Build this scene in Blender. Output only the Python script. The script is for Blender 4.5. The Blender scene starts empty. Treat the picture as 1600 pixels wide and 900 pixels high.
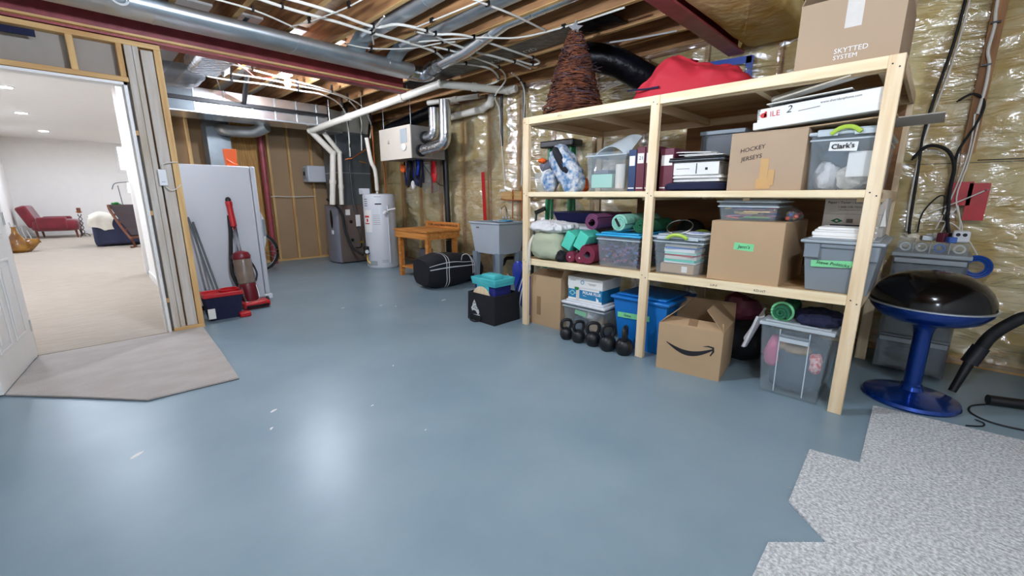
import bpy, math, random
from mathutils import Vector, Matrix, noise
random.seed(7)
sc = bpy.context.scene
C = sc.collection
PI = math.pi

# ---------------------------------------------------------------- camera, world, exposure
cd = bpy.data.cameras.new('camera')
cam = bpy.data.objects.new('camera', cd)
C.objects.link(cam)
cd.sensor_width = 36.0
cd.lens = 36.0 * 658.0 / 1600.0
cd.clip_start = 0.05
cam.location = (0, 0, 1.22)
cam.rotation_euler = (PI / 2 - 0.2168, 0, 0.7779 - PI / 2)
sc.camera = cam
w = bpy.data.worlds.new('world')
sc.world = w
w.use_nodes = True
w.node_tree.nodes['Background'].inputs[0].default_value = (0.75, 0.85, 1.0, 1)
w.node_tree.nodes['Background'].inputs[1].default_value = 0.9
sc.view_settings.view_transform = 'Standard'
sc.view_settings.look = 'None'
sc.view_settings.gamma = 1.0
sc.view_settings.use_curve_mapping = False
sc.view_settings.exposure = 0.4
sc.cycles.max_bounces = 7
sc.cycles.glossy_bounces = 3
sc.cycles.caustics_reflective = False
sc.cycles.caustics_refractive = False
BULB_POWER = 2150.0      # emission of the bare basement bulbs
REC_POWER = 480.0         # emission of the recessed lights added to brighten the finished room

# ---------------------------------------------------------------- materials
MATS = {}
def lin(c):
    return tuple(((v / 255.0) / 12.92 if v / 255.0 <= 0.04045 else ((v / 255.0 + 0.055) / 1.055) ** 2.4) for v in c)
def mat(name, rgb, rough=0.5, metal=0.0, var=0.12, scale=6.0, stretch=(1, 1, 1), bump=0.0, bscale=60.0,
        alpha=1.0, coat=0.0, emit=0.0, rgb2=None, sheen=0.0, trans=0.0, spec=0.5, detail=4.0, bstretch=None):
    m = bpy.data.materials.new(name)
    m.use_nodes = True
    nt = m.node_tree
    b = nt.nodes['Principled BSDF']
    col = lin(rgb)
    c2 = lin(rgb2) if rgb2 else tuple(v * (1 - var) for v in col)
    tc = nt.nodes.new('ShaderNodeTexCoord')
    mp = nt.nodes.new('ShaderNodeMapping')
    mp.inputs['Scale'].default_value = stretch
    nt.links.new(tc.outputs['Object'], mp.inputs['Vector'])
    nz = nt.nodes.new('ShaderNodeTexNoise')
    nz.inputs['Scale'].default_value = scale
    nz.inputs['Detail'].default_value = detail
    nt.links.new(mp.outputs['Vector'], nz.inputs['Vector'])
    rp = nt.nodes.new('ShaderNodeValToRGB')
    rp.color_ramp.elements[0].position = 0.35
    rp.color_ramp.elements[1].position = 0.65
    rp.color_ramp.elements[0].color = (*c2, 1)
    rp.color_ramp.elements[1].color = (*col, 1)
    nt.links.new(nz.outputs['Fac'], rp.inputs['Fac'])
    nt.links.new(rp.outputs['Color'], b.inputs['Base Color'])
    b.inputs['Roughness'].default_value = rough
    b.inputs['Metallic'].default_value = metal
    b.inputs['Alpha'].default_value = alpha
    b.inputs['Coat Weight'].default_value = coat
    b.inputs['Sheen Weight'].default_value = sheen
    b.inputs['Transmission Weight'].default_value = trans
    b.inputs['Specular IOR Level'].default_value = spec
    if emit:
        b.inputs['Emission Color'].default_value = (*col, 1)
        b.inputs['Emission Strength'].default_value = emit
    if bump:
        nb = nt.nodes.new('ShaderNodeTexNoise')
        nb.inputs['Scale'].default_value = bscale
        nb.inputs['Detail'].default_value = 3
        if bstretch:
            mb = nt.nodes.new('ShaderNodeMapping')
            mb.inputs['Scale'].default_value = bstretch
            nt.links.new(tc.outputs['Object'], mb.inputs['Vector'])
            nt.links.new(mb.outputs['Vector'], nb.inputs['Vector'])
        else:
            nt.links.new(tc.outputs['Object'], nb.inputs['Vector'])
        bp = nt.nodes.new('ShaderNodeBump')
        bp.inputs['Strength'].default_value = bump
        bp.inputs['Distance'].default_value = 0.02
        nt.links.new(nb.outputs['Fac'], bp.inputs['Height'])
        nt.links.new(bp.outputs['Normal'], b.inputs['Normal'])
    MATS[name] = m
    return m
def wood(name, rgb, rgb2, axis, rough=0.6, scale=3.0):
    st = [9, 9, 9]
    st['xyz'.index(axis)] = 0.7
    return mat(name, rgb, rough, 0, scale=scale, stretch=tuple(st), rgb2=rgb2, detail=6, bump=0.08, bscale=40)

mat('floor_paint', (141, 161, 170), 0.34, rgb2=(128, 150, 161), scale=1.6, detail=9, bump=0.03, bscale=9, spec=0.4)
mat('concrete', (150, 148, 142), 0.9, var=0.2)
for ax in 'xyz':
    wood('pine_' + ax, (242, 220, 184), (226, 196, 152), ax, 0.6)
    wood('lumber_' + ax, (222, 184, 124), (196, 150, 92), ax, 0.65)
    wood('joist_' + ax, (186, 136, 88), (134, 92, 58), ax, 0.7)
    wood('grey_stud_' + ax, (206, 200, 192), (186, 172, 152), ax, 0.7)
wood('pine_edge', (246, 228, 190), (232, 206, 160), 'y', 0.6)
wood('plywood', (206, 172, 128), (180, 142, 98), 'y', 0.65, 1.6)
wood('back_ply', (156, 110, 66), (122, 82, 46), 'y', 0.7, 1.6)
wood('bench_wood', (214, 146, 72), (184, 112, 46), 'y', 0.5)
wood('osb', (206, 160, 92), (170, 120, 60), 'z', 0.7, 6)
mat('subfloor', (176, 140, 94), 0.75, rgb2=(140, 106, 68), scale=14)
mat('batt', (240, 222, 164), 0.95, rgb2=(224, 190, 108), scale=5, detail=8, bump=0.5, bscale=14)
mat('kraft', (170, 142, 108), 0.85, var=0.1, scale=2)
mat('maroon', (162, 72, 76), 0.45, var=0.3, scale=9, bump=0.1, bscale=30)
mat('galv', (206, 214, 218), 0.34, 0.85, var=0.18, scale=5)
mat('galv_bright', (238, 242, 244), 0.24, 0.9, var=0.1, scale=4)
mat('galv_dark', (120, 128, 132), 0.4, 0.75, var=0.3, scale=3)
mat('chrome', (232, 234, 236), 0.14, 1.0, var=0.05)
mat('foil', (225, 228, 232), 0.22, 1.0, var=0.1, bump=0.5, bscale=22)
mat('copper', (190, 112, 66), 0.35, 0.9)
mat('brass', (216, 170, 80), 0.35, 0.9)
mat('pvc', (226, 220, 206), 0.42, var=0.06)
mat('cable_white', (228, 224, 212), 0.5, var=0.05)
mat('cable_red', (196, 70, 62), 0.5, var=0.05)
mat('black_plastic', (22, 22, 24), 0.4, var=0.2)
mat('black_gloss', (9, 9, 11), 0.14, var=0.1, spec=0.35)
mat('black_wrap', (10, 12, 20), 0.34, spec=0.35, var=0.1, bump=0.5, bscale=12)
mat('black_rubber', (20, 20, 21), 0.65, var=0.1)
mat('white_paint', (236, 234, 230), 0.4, var=0.03)
mat('white_enamel', (206, 209, 214), 0.35, var=0.03, scale=1.5)
mat('white_plastic', (226, 228, 230), 0.4, var=0.04)
mat('white_paper', (236, 234, 228), 0.7, var=0.05)
mat('rec_wall', (241, 238, 233), 0.85, var=0.02)
mat('rec_ceiling', (238, 236, 232), 0.9, var=0.02)
mat('drywall_back', (164, 156, 146), 0.9, var=0.06)
mat('carpet_rec', (180, 165, 146), 0.98, rgb2=(167, 151, 131), scale=14, stretch=(0.35, 2.0, 1), bump=0.5, bscale=180, sheen=0.3)
mat('carpet_mat', (190, 182, 174), 0.98, rgb2=(178, 168, 159), scale=6, stretch=(0.7, 1.3, 1), bump=0.6, bscale=160, sheen=0.3)
mat('carpet_edge', (34, 40, 46), 0.95)
mat('rug_weave', (236, 238, 237), 0.98, rgb2=(180, 182, 184), scale=85, bump=0.8, bscale=90, detail=3)
mat('cardboard', (188, 157, 120), 0.85, var=0.07, scale=2.5, bump=0.05, bscale=50)
mat('cardboard_tan', (182, 156, 128), 0.85, var=0.05, scale=2.5)
mat('cardboard_dark', (150, 118, 86), 0.9, var=0.1)
mat('cardboard_grey', (194, 186, 176), 0.9, var=0.06)
mat('tape_clear', (206, 164, 108), 0.2, var=0.05, coat=0.4)
mat('tape_shiny', (224, 216, 206), 0.12, var=0.1, bump=0.4, bscale=30)
mat('tape_green', (128, 214, 150), 0.6, var=0.05)
mat('tape_red', (196, 28, 34), 0.4, var=0.2)
mat('tape_blue', (24, 66, 158), 0.4, var=0.2)
mat('ink', (26, 26, 30), 0.7, var=0)
mat('ink_grey', (96, 88, 82), 0.8, var=0)
mat('ink_white', (240, 240, 240), 0.6, var=0)
mat('ink_red', (206, 46, 40), 0.6, var=0)
mat('ink_brown', (70, 40, 18), 0.7, var=0)
mat('clear_plastic', (206, 220, 226), 0.15, alpha=0.12, var=0.05, spec=0.6)
mat('clear_rim', (220, 230, 234), 0.25, alpha=0.62, var=0.05)
mat('smoke_plastic', (120, 124, 128), 0.2, alpha=0.55, var=0.1)
mat('lime', (176, 206, 74), 0.4, var=0.05)
mat('grey_tote', (128, 136, 142), 0.45, var=0.05)
mat('grey_lid', (160, 168, 172), 0.45, var=0.04)
mat('blue_tote', (22, 116, 196), 0.32, var=0.08)
mat('blue_lid', (52, 168, 214), 0.35, var=0.05)
mat('navy_cloth', (26, 30, 62), 0.9, var=0.25, bump=0.3, bscale=25)
mat('navy_tray', (44, 48, 110), 0.5, var=0.1)
mat('black_cloth', (17, 17, 24), 0.8, var=0.25, bump=0.25, bscale=14)
mat('white_stripe', (214, 214, 212), 0.7, var=0.05)
mat('teal_cloth', (86, 200, 200), 0.8, rgb2=(60, 168, 178), scale=3, stretch=(1, 1, 12))
mat('blue_cloth', (24, 34, 112), 0.8, var=0.3)
mat('royal_plastic', (26, 60, 170), 0.25, var=0.3)
mat('cream_cloth', (222, 214, 198), 0.9, var=0.1, bump=0.3, bscale=25)
mat('white_cloth', (222, 220, 218), 0.9, var=0.08, bump=0.4, bscale=40)
mat('sage_cloth', (178, 184, 156), 0.9, var=0.1, bump=0.3, bscale=12)
mat('green_cloth', (34, 104, 70), 0.95, var=0.2, bump=0.5, bscale=50)
mat('red_cloth', (196, 36, 52), 0.75, var=0.12, scale=2, bump=0.15, bscale=10)
mat('red_plastic', (190, 28, 34), 0.35, var=0.1)
mat('wine_plastic', (116, 20, 34), 0.35, var=0.1)
mat('purple_foam', (112, 58, 92), 0.8, var=0.1)
mat('burgundy_foam', (124, 38, 62), 0.8, var=0.1)
mat('grey_foam', (108, 108, 120), 0.85, var=0.1)
mat('teal_foam', (84, 206, 178), 0.75, var=0.04)
mat('mint', (168, 220, 200), 0.7, var=0.05)
mat('mint_roll', (150, 204, 184), 0.75, rgb2=(110, 176, 152), scale=18)
mat('wine_board', (104, 40, 56), 0.5, var=0.08)
mat('navy_board', (44, 62, 100), 0.5, var=0.08)
mat('ladder_green', (24, 130, 84), 0.4, var=0.1)
mat('orange', (232, 98, 26), 0.4, var=0.05)
mat('tub_plastic', (188, 196, 204), 0.45, var=0.03)
mat('leg_grey', (150, 162, 172), 0.4, 0.2, var=0.04)
mat('furnace_brown', (112, 98, 90), 0.45, 0.2, var=0.08)
mat('furnace_silver', (148, 152, 164), 0.35, 0.4, var=0.08)
mat('hrv_beige', (222, 212, 196), 0.45, var=0.03)
mat('hrv_steel', (150, 146, 142), 0.4, 0.4, var=0.08)
mat('rust_twig', (138, 80, 50), 0.8, rgb2=(76, 38, 26), scale=12)
mat('twig_grey', (92, 76, 84), 0.8, var=0.3, scale=12)
mat('tin_star', (200, 204, 204), 0.4, 0.5, var=0.1)
mat('grill_blue', (10, 62, 150), 0.22, 0.65, var=0.1, coat=0.5)
mat('iron', (26, 26, 29), 0.42, 0.1, var=0.2)
mat('velvet_red', (124, 16, 34), 0.8, var=0.3, scale=4, sheen=0.6)
mat('sofa_navy', (52, 56, 84), 0.85, var=0.15)
mat('chair_frame', (112, 62, 36), 0.5, var=0.15)
mat('leather_dark', (42, 22, 24), 0.45, var=0.2)
mat('amber_ceramic', (158, 110, 26), 0.15, rgb2=(110, 66, 18), scale=4, coat=0.5)
mat('lamp_cream', (255, 240, 214), 0.6, emit=3.0)
mat('leaf', (40, 130, 60), 0.6, var=0.2)
mat('bulb_glow', (222, 236, 255), 0.3, var=0, emit=BULB_POWER)
mat('bulb_glow_dim', (232, 240, 255), 0.3, var=0, emit=BULB_POWER * 0.7)
mat('bulb_glow_half', (222, 236, 255), 0.3, var=0, emit=BULB_POWER * 0.5)
mat('downlight', (226, 236, 255), 0.3, var=0, emit=REC_POWER)
mat('glow_window', (226, 240, 246), 0.4, emit=1.3)
mat('dust_bin', (150, 132, 116), 0.2, alpha=0.75, var=0.25)
mat('quilt', (206, 204, 200), 0.9, rgb2=(72, 116, 158), scale=26, detail=3)
mat('toy_mix', (150, 60, 60), 0.4, rgb2=(60, 90, 150), scale=30, detail=1)
mat('pencil_a', (214, 90, 60), 0.5); mat('pencil_b', (70, 110, 190), 0.5); mat('pencil_c', (236, 196, 120), 0.5)
mat('pencil_d', (90, 170, 90), 0.5); mat('pencil_e', (214, 120, 170), 0.5)
mat('denim', (74, 88, 102), 0.9, var=0.2, scale=9)
mat('pink_cloth', (206, 108, 142), 0.9, var=0.2)
mat('gingham', (216, 92, 92), 0.9, rgb2=(236, 200, 196), scale=60, detail=0)
mat('paper_blue', (34, 128, 176), 0.45, var=0.05)
mat('blue_hose', (30, 80, 170), 0.5, var=0.1)
mat('shop_vac', (34, 34, 40), 0.45, var=0.2)

# poly vapour barrier: thin film, mostly see-through, shiny wrinkles
def film(name):
    m = bpy.data.materials.new(name); m.use_nodes = True
    nt = m.node_tree
    for n in list(nt.nodes):
        if n.type != 'OUTPUT_MATERIAL': nt.nodes.remove(n)
    out = [n for n in nt.nodes if n.type == 'OUTPUT_MATERIAL'][0]
    tr = nt.nodes.new('ShaderNodeBsdfTransparent'); tr.inputs[0].default_value = (0.99, 0.985, 0.97, 1)
    gl = nt.nodes.new('ShaderNodeBsdfGlossy'); gl.inputs['Roughness'].default_value = 0.12
    df = nt.nodes.new('ShaderNodeBsdfDiffuse'); df.inputs[0].default_value = (0.85, 0.82, 0.74, 1)
    tc = nt.nodes.new('ShaderNodeTexCoord'); mp = nt.nodes.new('ShaderNodeMapping')
    mp.inputs['Rotation'].default_value = (0.35, 0, 0)
    mp.inputs['Scale'].default_value = (1, 1.5, 6.0)
    nt.links.new(tc.outputs['Object'], mp.inputs['Vector'])
    nz = nt.nodes.new('ShaderNodeTexNoise'); nz.inputs['Scale'].default_value = 1.7; nz.inputs['Detail'].default_value = 5
    nz.inputs['Distortion'].default_value = 0.7
    nt.links.new(mp.outputs['Vector'], nz.inputs['Vector'])
    bp = nt.nodes.new('ShaderNodeBump'); bp.inputs['Strength'].default_value = 0.9; bp.inputs['Distance'].default_value = 0.05
    nt.links.new(nz.outputs['Fac'], bp.inputs['Height'])
    for s in (gl, df): nt.links.new(bp.outputs['Normal'], s.inputs['Normal'])
    lw = nt.nodes.new('ShaderNodeFresnel'); lw.inputs['IOR'].default_value = 2.1
    nt.links.new(bp.outputs['Normal'], lw.inputs['Normal'])
    m1 = nt.nodes.new('ShaderNodeMixShader'); m1.inputs[0].default_value = 0.09
    nt.links.new(tr.outputs[0], m1.inputs[1]); nt.links.new(df.outputs[0], m1.inputs[2])
    m2 = nt.nodes.new('ShaderNodeMixShader')
    mm = nt.nodes.new('ShaderNodeMath'); mm.operation = 'MINIMUM'; mm.inputs[1].default_value = 0.4
    nt.links.new(lw.outputs[0], mm.inputs[0]); nt.links.new(mm.outputs[0], m2.inputs[0]); nt.links.new(m1.outputs[0], m2.inputs[1]); nt.links.new(gl.outputs[0], m2.inputs[2])
    nt.links.new(m2.outputs[0], out.inputs[0])
    MATS[name] = m
film('poly_film')

# ---------------------------------------------------------------- mesh helpers
def cat_rom(pts, n=6):
    P = [Vector(p) for p in pts]
    if len(P) < 3: return P
    out = []
    for i in range(len(P) - 1):
        p0 = P[max(i - 1, 0)]; p1 = P[i]; p2 = P[i + 1]; p3 = P[min(i + 2, len(P) - 1)]
        for k in range(n):
            t = k / n
            out.append(0.5 * ((2 * p1) + (-p0 + p2) * t + (2 * p0 - 5 * p1 + 4 * p2 - p3) * t * t + (-p0 + 3 * p1 - 3 * p2 + p3) * t ** 3))
    out.append(P[-1])
    return out
def frame(d):
    d = d.normalized()
    a = Vector((0, 0, 1)) if abs(d.z) < 0.9 else Vector((1, 0, 0))
    r = d.cross(a).normalized()
    return r, r.cross(d).normalized()
class B:
    def __init__(s): s.v = []; s.f = []
    def add(s, vs, fs):
        o = len(s.v); s.v += [Vector(v) for v in vs]; s.f += [tuple(i + o for i in f) for f in fs]; return s
    def hexa(s, p):
        return s.add(p, [(0, 3, 2, 1), (4, 5, 6, 7), (0, 1, 5, 4), (1, 2, 6, 5), (2, 3, 7, 6), (3, 0, 4, 7)])
    def box(s, x0, x1, y0, y1, z0, z1):
        return s.hexa([(x0, y0, z0), (x1, y0, z0), (x1, y1, z0), (x0, y1, z0), (x0, y0, z1), (x1, y0, z1), (x1, y1, z1), (x0, y1, z1)])
    def tbox(s, x0, x1, y0, y1, z0, z1, t):      # box narrowing downwards by t on each side
        return s.hexa([(x0 + t, y0 + t, z0), (x1 - t, y0 + t, z0), (x1 - t, y1 - t, z0), (x0 + t, y1 - t, z0), (x0, y0, z1), (x1, y0, z1), (x1, y1, z1), (x0, y1, z1)])
    def shell(s, x0, x1, y0, y1, z0, z1, t, th=0.004):   # open-topped tapered bin wall with thickness
        def ring(d, z, e): return [(x0 + d + e, y0 + d + e, z), (x1 - d - e, y0 + d + e, z), (x1 - d - e, y1 - d - e, z), (x0 + d + e, y1 - d - e, z)]
        v = ring(t, z0, 0) + ring(0, z1, 0) + ring(0, z1, th) + ring(t, z0 + th, th)
        f = [(0, 3, 2, 1), (12, 13, 14, 15)]
        for k in (0, 4, 8):
            for i in range(4):
                j = (i + 1) % 4; f.append((k + i, k + j, k + 4 + j, k + 4 + i))
        return s.add(v, f)
    def bar(s, p, q, w, h, up=(0, 0, 1)):
        p = Vector(p); q = Vector(q); d = (q - p).normalized(); u = Vector(up)
        if abs(d.dot(u)) > 0.95: u = Vector((1, 0, 0))
        r = d.cross(u).normalized() * (w / 2); u = r.cross(d).normalized() * (h / 2)
        return s.hexa([p - r - u, p + r - u, p + r + u, p - r + u, q - r - u, q + r - u, q + r + u, q - r + u])
    def cyl(s, p, q, r, r2=None, n=14, caps=True):
        p = Vector(p); q = Vector(q); r2 = r if r2 is None else r2
        a, b = frame(q - p)
        vs = []
        for c, rr in ((p, r), (q, r2)):
            for i in range(n):
                t = 2 * PI * i / n; vs.append(c + (a * math.cos(t) + b * math.sin(t)) * rr)
        fs = [(i, (i + 1) % n, n + (i + 1) % n, n + i) for i in range(n)]
        if caps: fs += [tuple(range(n))[::-1], tuple(range(n, 2 * n))]
        return s.add(vs, fs)
    def tube(s, pts, r, n=8, smooth=5, closed=False):
        P = cat_rom(pts, smooth) if smooth else [Vector(p) for p in pts]
        m = len(P); vs = []; ref = None
        for i, p in enumerate(P):
            if closed: d = P[(i + 1) % m] - P[i - 1]
            else: d = P[min(i + 1, m - 1)] - P[max(i - 1, 0)]
            if d.length < 1e-9: d = Vector((0, 0, 1))
            d.normalize()
            if ref is None: a, b = frame(d)
            else:
                a = ref - d * ref.dot(d)
                if a.length < 1e-5: a, b = frame(d)
                a.normalize(); b = d.cross(a)
            ref = a
            rr = r[min(i * len(r) // m, len(r) - 1)] if isinstance(r, (list, tuple)) else r
            for k in range(n):
                t = 2 * PI * k / n; vs.append(p + (a * math.cos(t) + b * math.sin(t)) * rr)
        fs = []
        for i in range(m if closed else m - 1):
            j = (i + 1) % m
            for k in range(n):
                l = (k + 1) % n; fs.append((i * n + k, i * n + l, j * n + l, j * n + k))
        if not closed: fs += [tuple(range(n))[::-1], tuple(range((m - 1) * n, m * n))]
        return s.add(vs, fs)
    def lathe(s, prof, c=(0, 0, 0), n=24, caps=True):
        c = Vector(c); m = len(prof); vs = []
        for r, z in prof:
            for i in range(n):
                t = 2 * PI * i / n; vs.append(c + Vector((r * math.cos(t), r * math.sin(t), z)))
        fs = [(j * n + i, j * n + (i + 1) % n, (j + 1) * n + (i + 1) % n, (j + 1) * n + i) for j in range(m - 1) for i in range(n)]
        if caps: fs += [tuple(range(n))[::-1], tuple(range((m - 1) * n, m * n))]
        return s.add(vs, fs)
    def poly(s, pts, n):                         # planar polygon pushed along vector n
        n = Vector(n); k = len(pts); P = [Vector(p) for p in pts]
        return s.add(P + [p + n for p in P], [tuple(range(k))[::-1], tuple(range(k, 2 * k))] + [(i, (i + 1) % k, k + (i + 1) % k, k + i) for i in range(k)])
    def blob(s, c, r, nu=36, nv=22, e=1.0, amp=0.0, freq=3.0, seed=0, flat=None):
        c = Vector(c); vs = []; fs = []
        def sp(v, p): return math.copysign(abs(v) ** p, v)
        for j in range(nv + 1):
            ph = -PI / 2 + PI * j / nv
            for i in range(nu):
                t = 2 * PI * i / nu
                d = Vector((sp(math.cos(ph), e) * sp(math.cos(t), e), sp(math.cos(ph), e) * sp(math.sin(t), e), sp(math.sin(ph), e)))
                p = Vector((d.x * r[0], d.y * r[1], d.z * r[2]))
                if amp:
                    q_ = p * freq + Vector((seed, seed * 1.7, 3.1)); k = noise.noise(q_) + 0.75 * (0.35 - abs(noise.noise(q_ * 1.7 + Vector((4, 1, 2))))) * 2 + 0.3 * noise.noise(q_ * 3.3); p += p.normalized() * (k * amp)
                if flat is not None and p.z < -flat: p.z = -flat
                vs.append(c + p)
        for j in range(nv):
            for i in range(nu):
                k = (i + 1) % nu; fs.append((j * nu + i, j * nu + k, (j + 1) * nu + k, (j + 1) * nu + i))
        return s.add(vs, fs)
    def skin(s, fn, nu, nv):                     # single-surface sheet (thin film)
        W = nu + 1
        return s.add([fn(i / nu, j / nv) for j in range(nv + 1) for i in range(W)], [(j * W + i, j * W + i + 1, (j + 1) * W + i + 1, (j + 1) * W + i) for j in range(nv) for i in range(nu)])
    def sheet(s, fn, nu, nv, th):                # parametric sheet with thickness along its normal
        pts = [[Vector(fn(i / nu, j / nv)) for i in range(nu + 1)] for j in range(nv + 1)]
        top = []; bot = []
        for j in range(nv + 1):
            for i in range(nu + 1):
                du = pts[j][min(i + 1, nu)] - pts[j][max(i - 1, 0)]; dv = pts[min(j + 1, nv)][i] - pts[max(j - 1, 0)][i]
                n = du.cross(dv); n = n.normalized() if n.length > 1e-12 else Vector((0, 0, 1))
                top.append(pts[j][i]); bot.append(pts[j][i] - n * th)
        W = nu + 1; N = len(top); fs = []
        for j in range(nv):
            for i in range(nu):
                a = j * W + i; fs.append((a, a + 1, a + W + 1, a + W)); fs.append((N + a + W, N + a + W + 1, N + a + 1, N + a))
        edge = [i for i in range(W)] + [j * W + nu for j in range(1, nv + 1)] + [nv * W + i for i in range(nu - 1, -1, -1)] + [j * W for j in range(nv - 1, 0, -1)]
        for k in range(len(edge)):
            a = edge[k]; b = edge[(k + 1) % len(edge)]; fs.append((b, a, N + a, N + b))
        return s.add(top + bot, fs)
    def rot(s, ang, c, ax='Z'):
        M = Matrix.Translation(Vector(c)) @ Matrix.Rotation(ang, 4, ax) @ Matrix.Translation(-Vector(c))
        s.v = [M @ v for v in s.v]; return s
    def xf(s, M): s.v = [M @ v for v in s.v]; return s

ROOT = {}
def build(b, name, m, parent=None, origin=None, smooth=True, bevel=0.0, label=None, cat=None, group=None, kind=None, segs=2):
    """one mesh object; coordinates in b are world coordinates"""
    if parent is not None:
        M = ROOT[parent.name]; inv = M.inverted()
    else:
        M = Matrix.Translation(Vector(origin) if origin is not None else base_of(b)); inv = M.inverted()
    me = bpy.data.meshes.new(name)
    me.from_pydata([tuple(inv @ v) for v in b.v], [], b.f)
    me.update()
    import bmesh
    bm = bmesh.new(); bm.from_mesh(me); bmesh.ops.recalc_face_normals(bm, faces=bm.faces); bm.to_mesh(me); bm.free()
    if smooth:
        me.polygons.foreach_set('use_smooth', [True] * len(me.polygons))
        me.set_sharp_from_angle(angle=math.radians(35))
    me.materials.append(MATS[m])
    o = bpy.data.objects.new(name, me); C.objects.link(o)
    if parent is not None: o.parent = parent
    else: o.matrix_world = M
    ROOT[o.name] = M
    if bevel:
        bv = o.modifiers.new('bevel', 'BEVEL'); bv.width = bevel; bv.segments = segs; bv.limit_method = 'ANGLE'; bv.angle_limit = math.radians(40)
    if label: o['label'] = label
    if cat: o['category'] = cat
    if group: o['group'] = group
    if kind: o['kind'] = kind
    return o
def base_of(b):
    xs = [v.x for v in b.v]; ys = [v.y for v in b.v]; zs = [v.z for v in b.v]
    return Vector(((min(xs) + max(xs)) / 2, (min(ys) + max(ys)) / 2, min(zs)))
def thing(name, label, cat, loc, rz=0.0, group=None, kind=None):
    o = bpy.data.objects.new(name, None); C.objects.link(o)
    o.empty_display_size = 0.05
    M = Matrix.Translation(Vector(loc)) @ Matrix.Rotation(rz, 4, 'Z')
    o.location = loc; o.rotation_euler = (0, 0, rz); ROOT[o.name] = M
    if label: o['label'] = label
    if cat: o['category'] = cat
    if group: o['group'] = group
    if kind: o['kind'] = kind
    return o
def copy_tree(src, M, label=None):
    """copy of a thing with its parts; M is the new world matrix"""
    c = src.copy(); C.objects.link(c); c.matrix_world = M; ROOT[c.name] = M
    if label: c['label'] = label
    for ch in [o for o in C.objects if o.parent == src]:
        d = ch.copy(); C.objects.link(d); d.parent = c; ROOT[d.name] = M
        for g in [o for o in C.objects if o.parent == ch]:
            e = g.copy(); C.objects.link(e); e.parent = d; ROOT[e.name] = M
    return c
def text(s, size, loc, right, up, m, parent, name='lettering', align='LEFT', shear=0.0, bold=0.0):
    cu = bpy.data.curves.new(name, 'FONT'); cu.body = s; cu.size = size; cu.align_x = align; cu.shear = shear; cu.offset = bold; cu.resolution_u = 2
    to = bpy.data.objects.new('tmp_text', cu)
    me0 = bpy.data.meshes.new_from_object(to)
    r = Vector(right).normalized(); u = Vector(up); u = (u - r * u.dot(r)).normalized(); n = r.cross(u)
    b = B(); L = Vector(loc) + n * 0.0012
    b.v = [L + r * v.co.x + u * v.co.y for v in me0.vertices]; b.f = [tuple(p.vertices) for p in me0.polygons]
    bpy.data.objects.remove(to); bpy.data.meshes.remove(me0); bpy.data.curves.remove(cu)
    return build(b, name, m, parent, smooth=False)
# ---------------------------------------------------------------- the setting
def struct(b, name, m, **k): return build(b, name, m, origin=(0, 0, 0), kind='structure', **k)
fl = struct(B().box(-2.1, 4.62, -2.3, 8.85, -0.15, 0), 'floor', 'floor_paint', smooth=False)
# a few pale paint chips and scuffs lying on the floor
for x, y, a, l in ((0.62, 2.55, 0.5, 0.05), (1.05, 2.2, 0.2, 0.022), (0.02, 2.55, 0.7, 0.07), (-0.45, 2.62, 0.3, 0.03), (1.45, 2.65, 1.0, 0.025),
                   (1.9, 4.5, 0.2, 0.05), (2.9, 4.0, 0.3, 0.09), (0.55, 2.35, 0.9, 0.03), (1.12, 1.75, 0.4, 0.015), (2.25, 4.3, 0.1, 0.05), (2.35, 4.15, 0.6, 0.04)):
    build(B().blob((x, y, 0.0005), (l / 2, l / 6, 0.0012), 8, 4, amp=0.004, freq=60).rot(a, (x, y, 0)), 'paint_chip', 'white_paper', fl)
cf = struct(B().poly([(-1.3, 4.76, -0.02), (0.62, 4.76, -0.02), (0.62, 8.9, -0.02), (3.2, 8.9, -0.02), (3.2, 19.2, -0.02), (-1.3, 19.2, -0.02)], (0, 0, 0.032)), 'floor_carpet', 'carpet_rec', smooth=False)

# doorway wall -------------------------------------------------
YD = 4.75
wd = struct(B().box(-2.1, -0.48, YD + 0.09, YD + 0.105, 0, 2.43), 'wall_doorway', 'drywall_back', smooth=False)
def stick(parent, x0, x1, y0, y1, z0, z1, m, name='stud'): return build(B().box(x0, x1, y0, y1, z0, z1), name, m, parent, smooth=False, bevel=0.003, segs=1)
stick(wd, -2.1, 0.68, YD, YD + 0.089, 2.385, 2.423, 'lumber_x', 'top_plate')
stick(wd, -0.43, 0.448, YD, YD + 0.089, 2.105, 2.143, 'lumber_x', 'header_plate')
for x in (-0.37, 0.13): stick(wd, x, x + 0.04, YD, YD + 0.089, 2.143, 2.385, 'lumber_z', 'cripple_stud')
stick(wd, 0.405, 0.44, YD, YD + 0.089, 2.143, 2.385, 'lumber_z', 'cripple_stud')
stick(wd, 0.452, 0.50, YD, YD + 0.089, 0.04, 2.385, 'grey_stud_z')
stick(wd, 0.502, 0.538, YD, YD + 0.089, 0.04, 2.385, 'grey_stud_z')
stick(wd, 0.552, 0.63, YD + 0.012, YD + 0.06, 0.04, 2.37, 'grey_stud_z', 'corner_stud')
stick(wd, 0.538, 0.64, YD + 0.055, YD + 0.089, 0.04, 2.385, 'joist_z', 'backing_stud')
stick(wd, 0.635, 0.68, YD, YD + 0.089, 0.04, 2.385, 'lumber_z')
stick(wd, 0.45, 0.68, YD, YD + 0.089, 0.0, 0.04, 'lumber_x', 'bottom_plate')
stick(wd, -0.48, -0.432, YD, YD + 0.089, 0.0, 2.385, 'lumber_z')
for z in (0.28, 1.05, 1.7): stick(wd, 0.432, 0.452, YD + 0.005, YD + 0.06, z, z + 0.04, 'lumber_x', 'shim')
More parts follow.
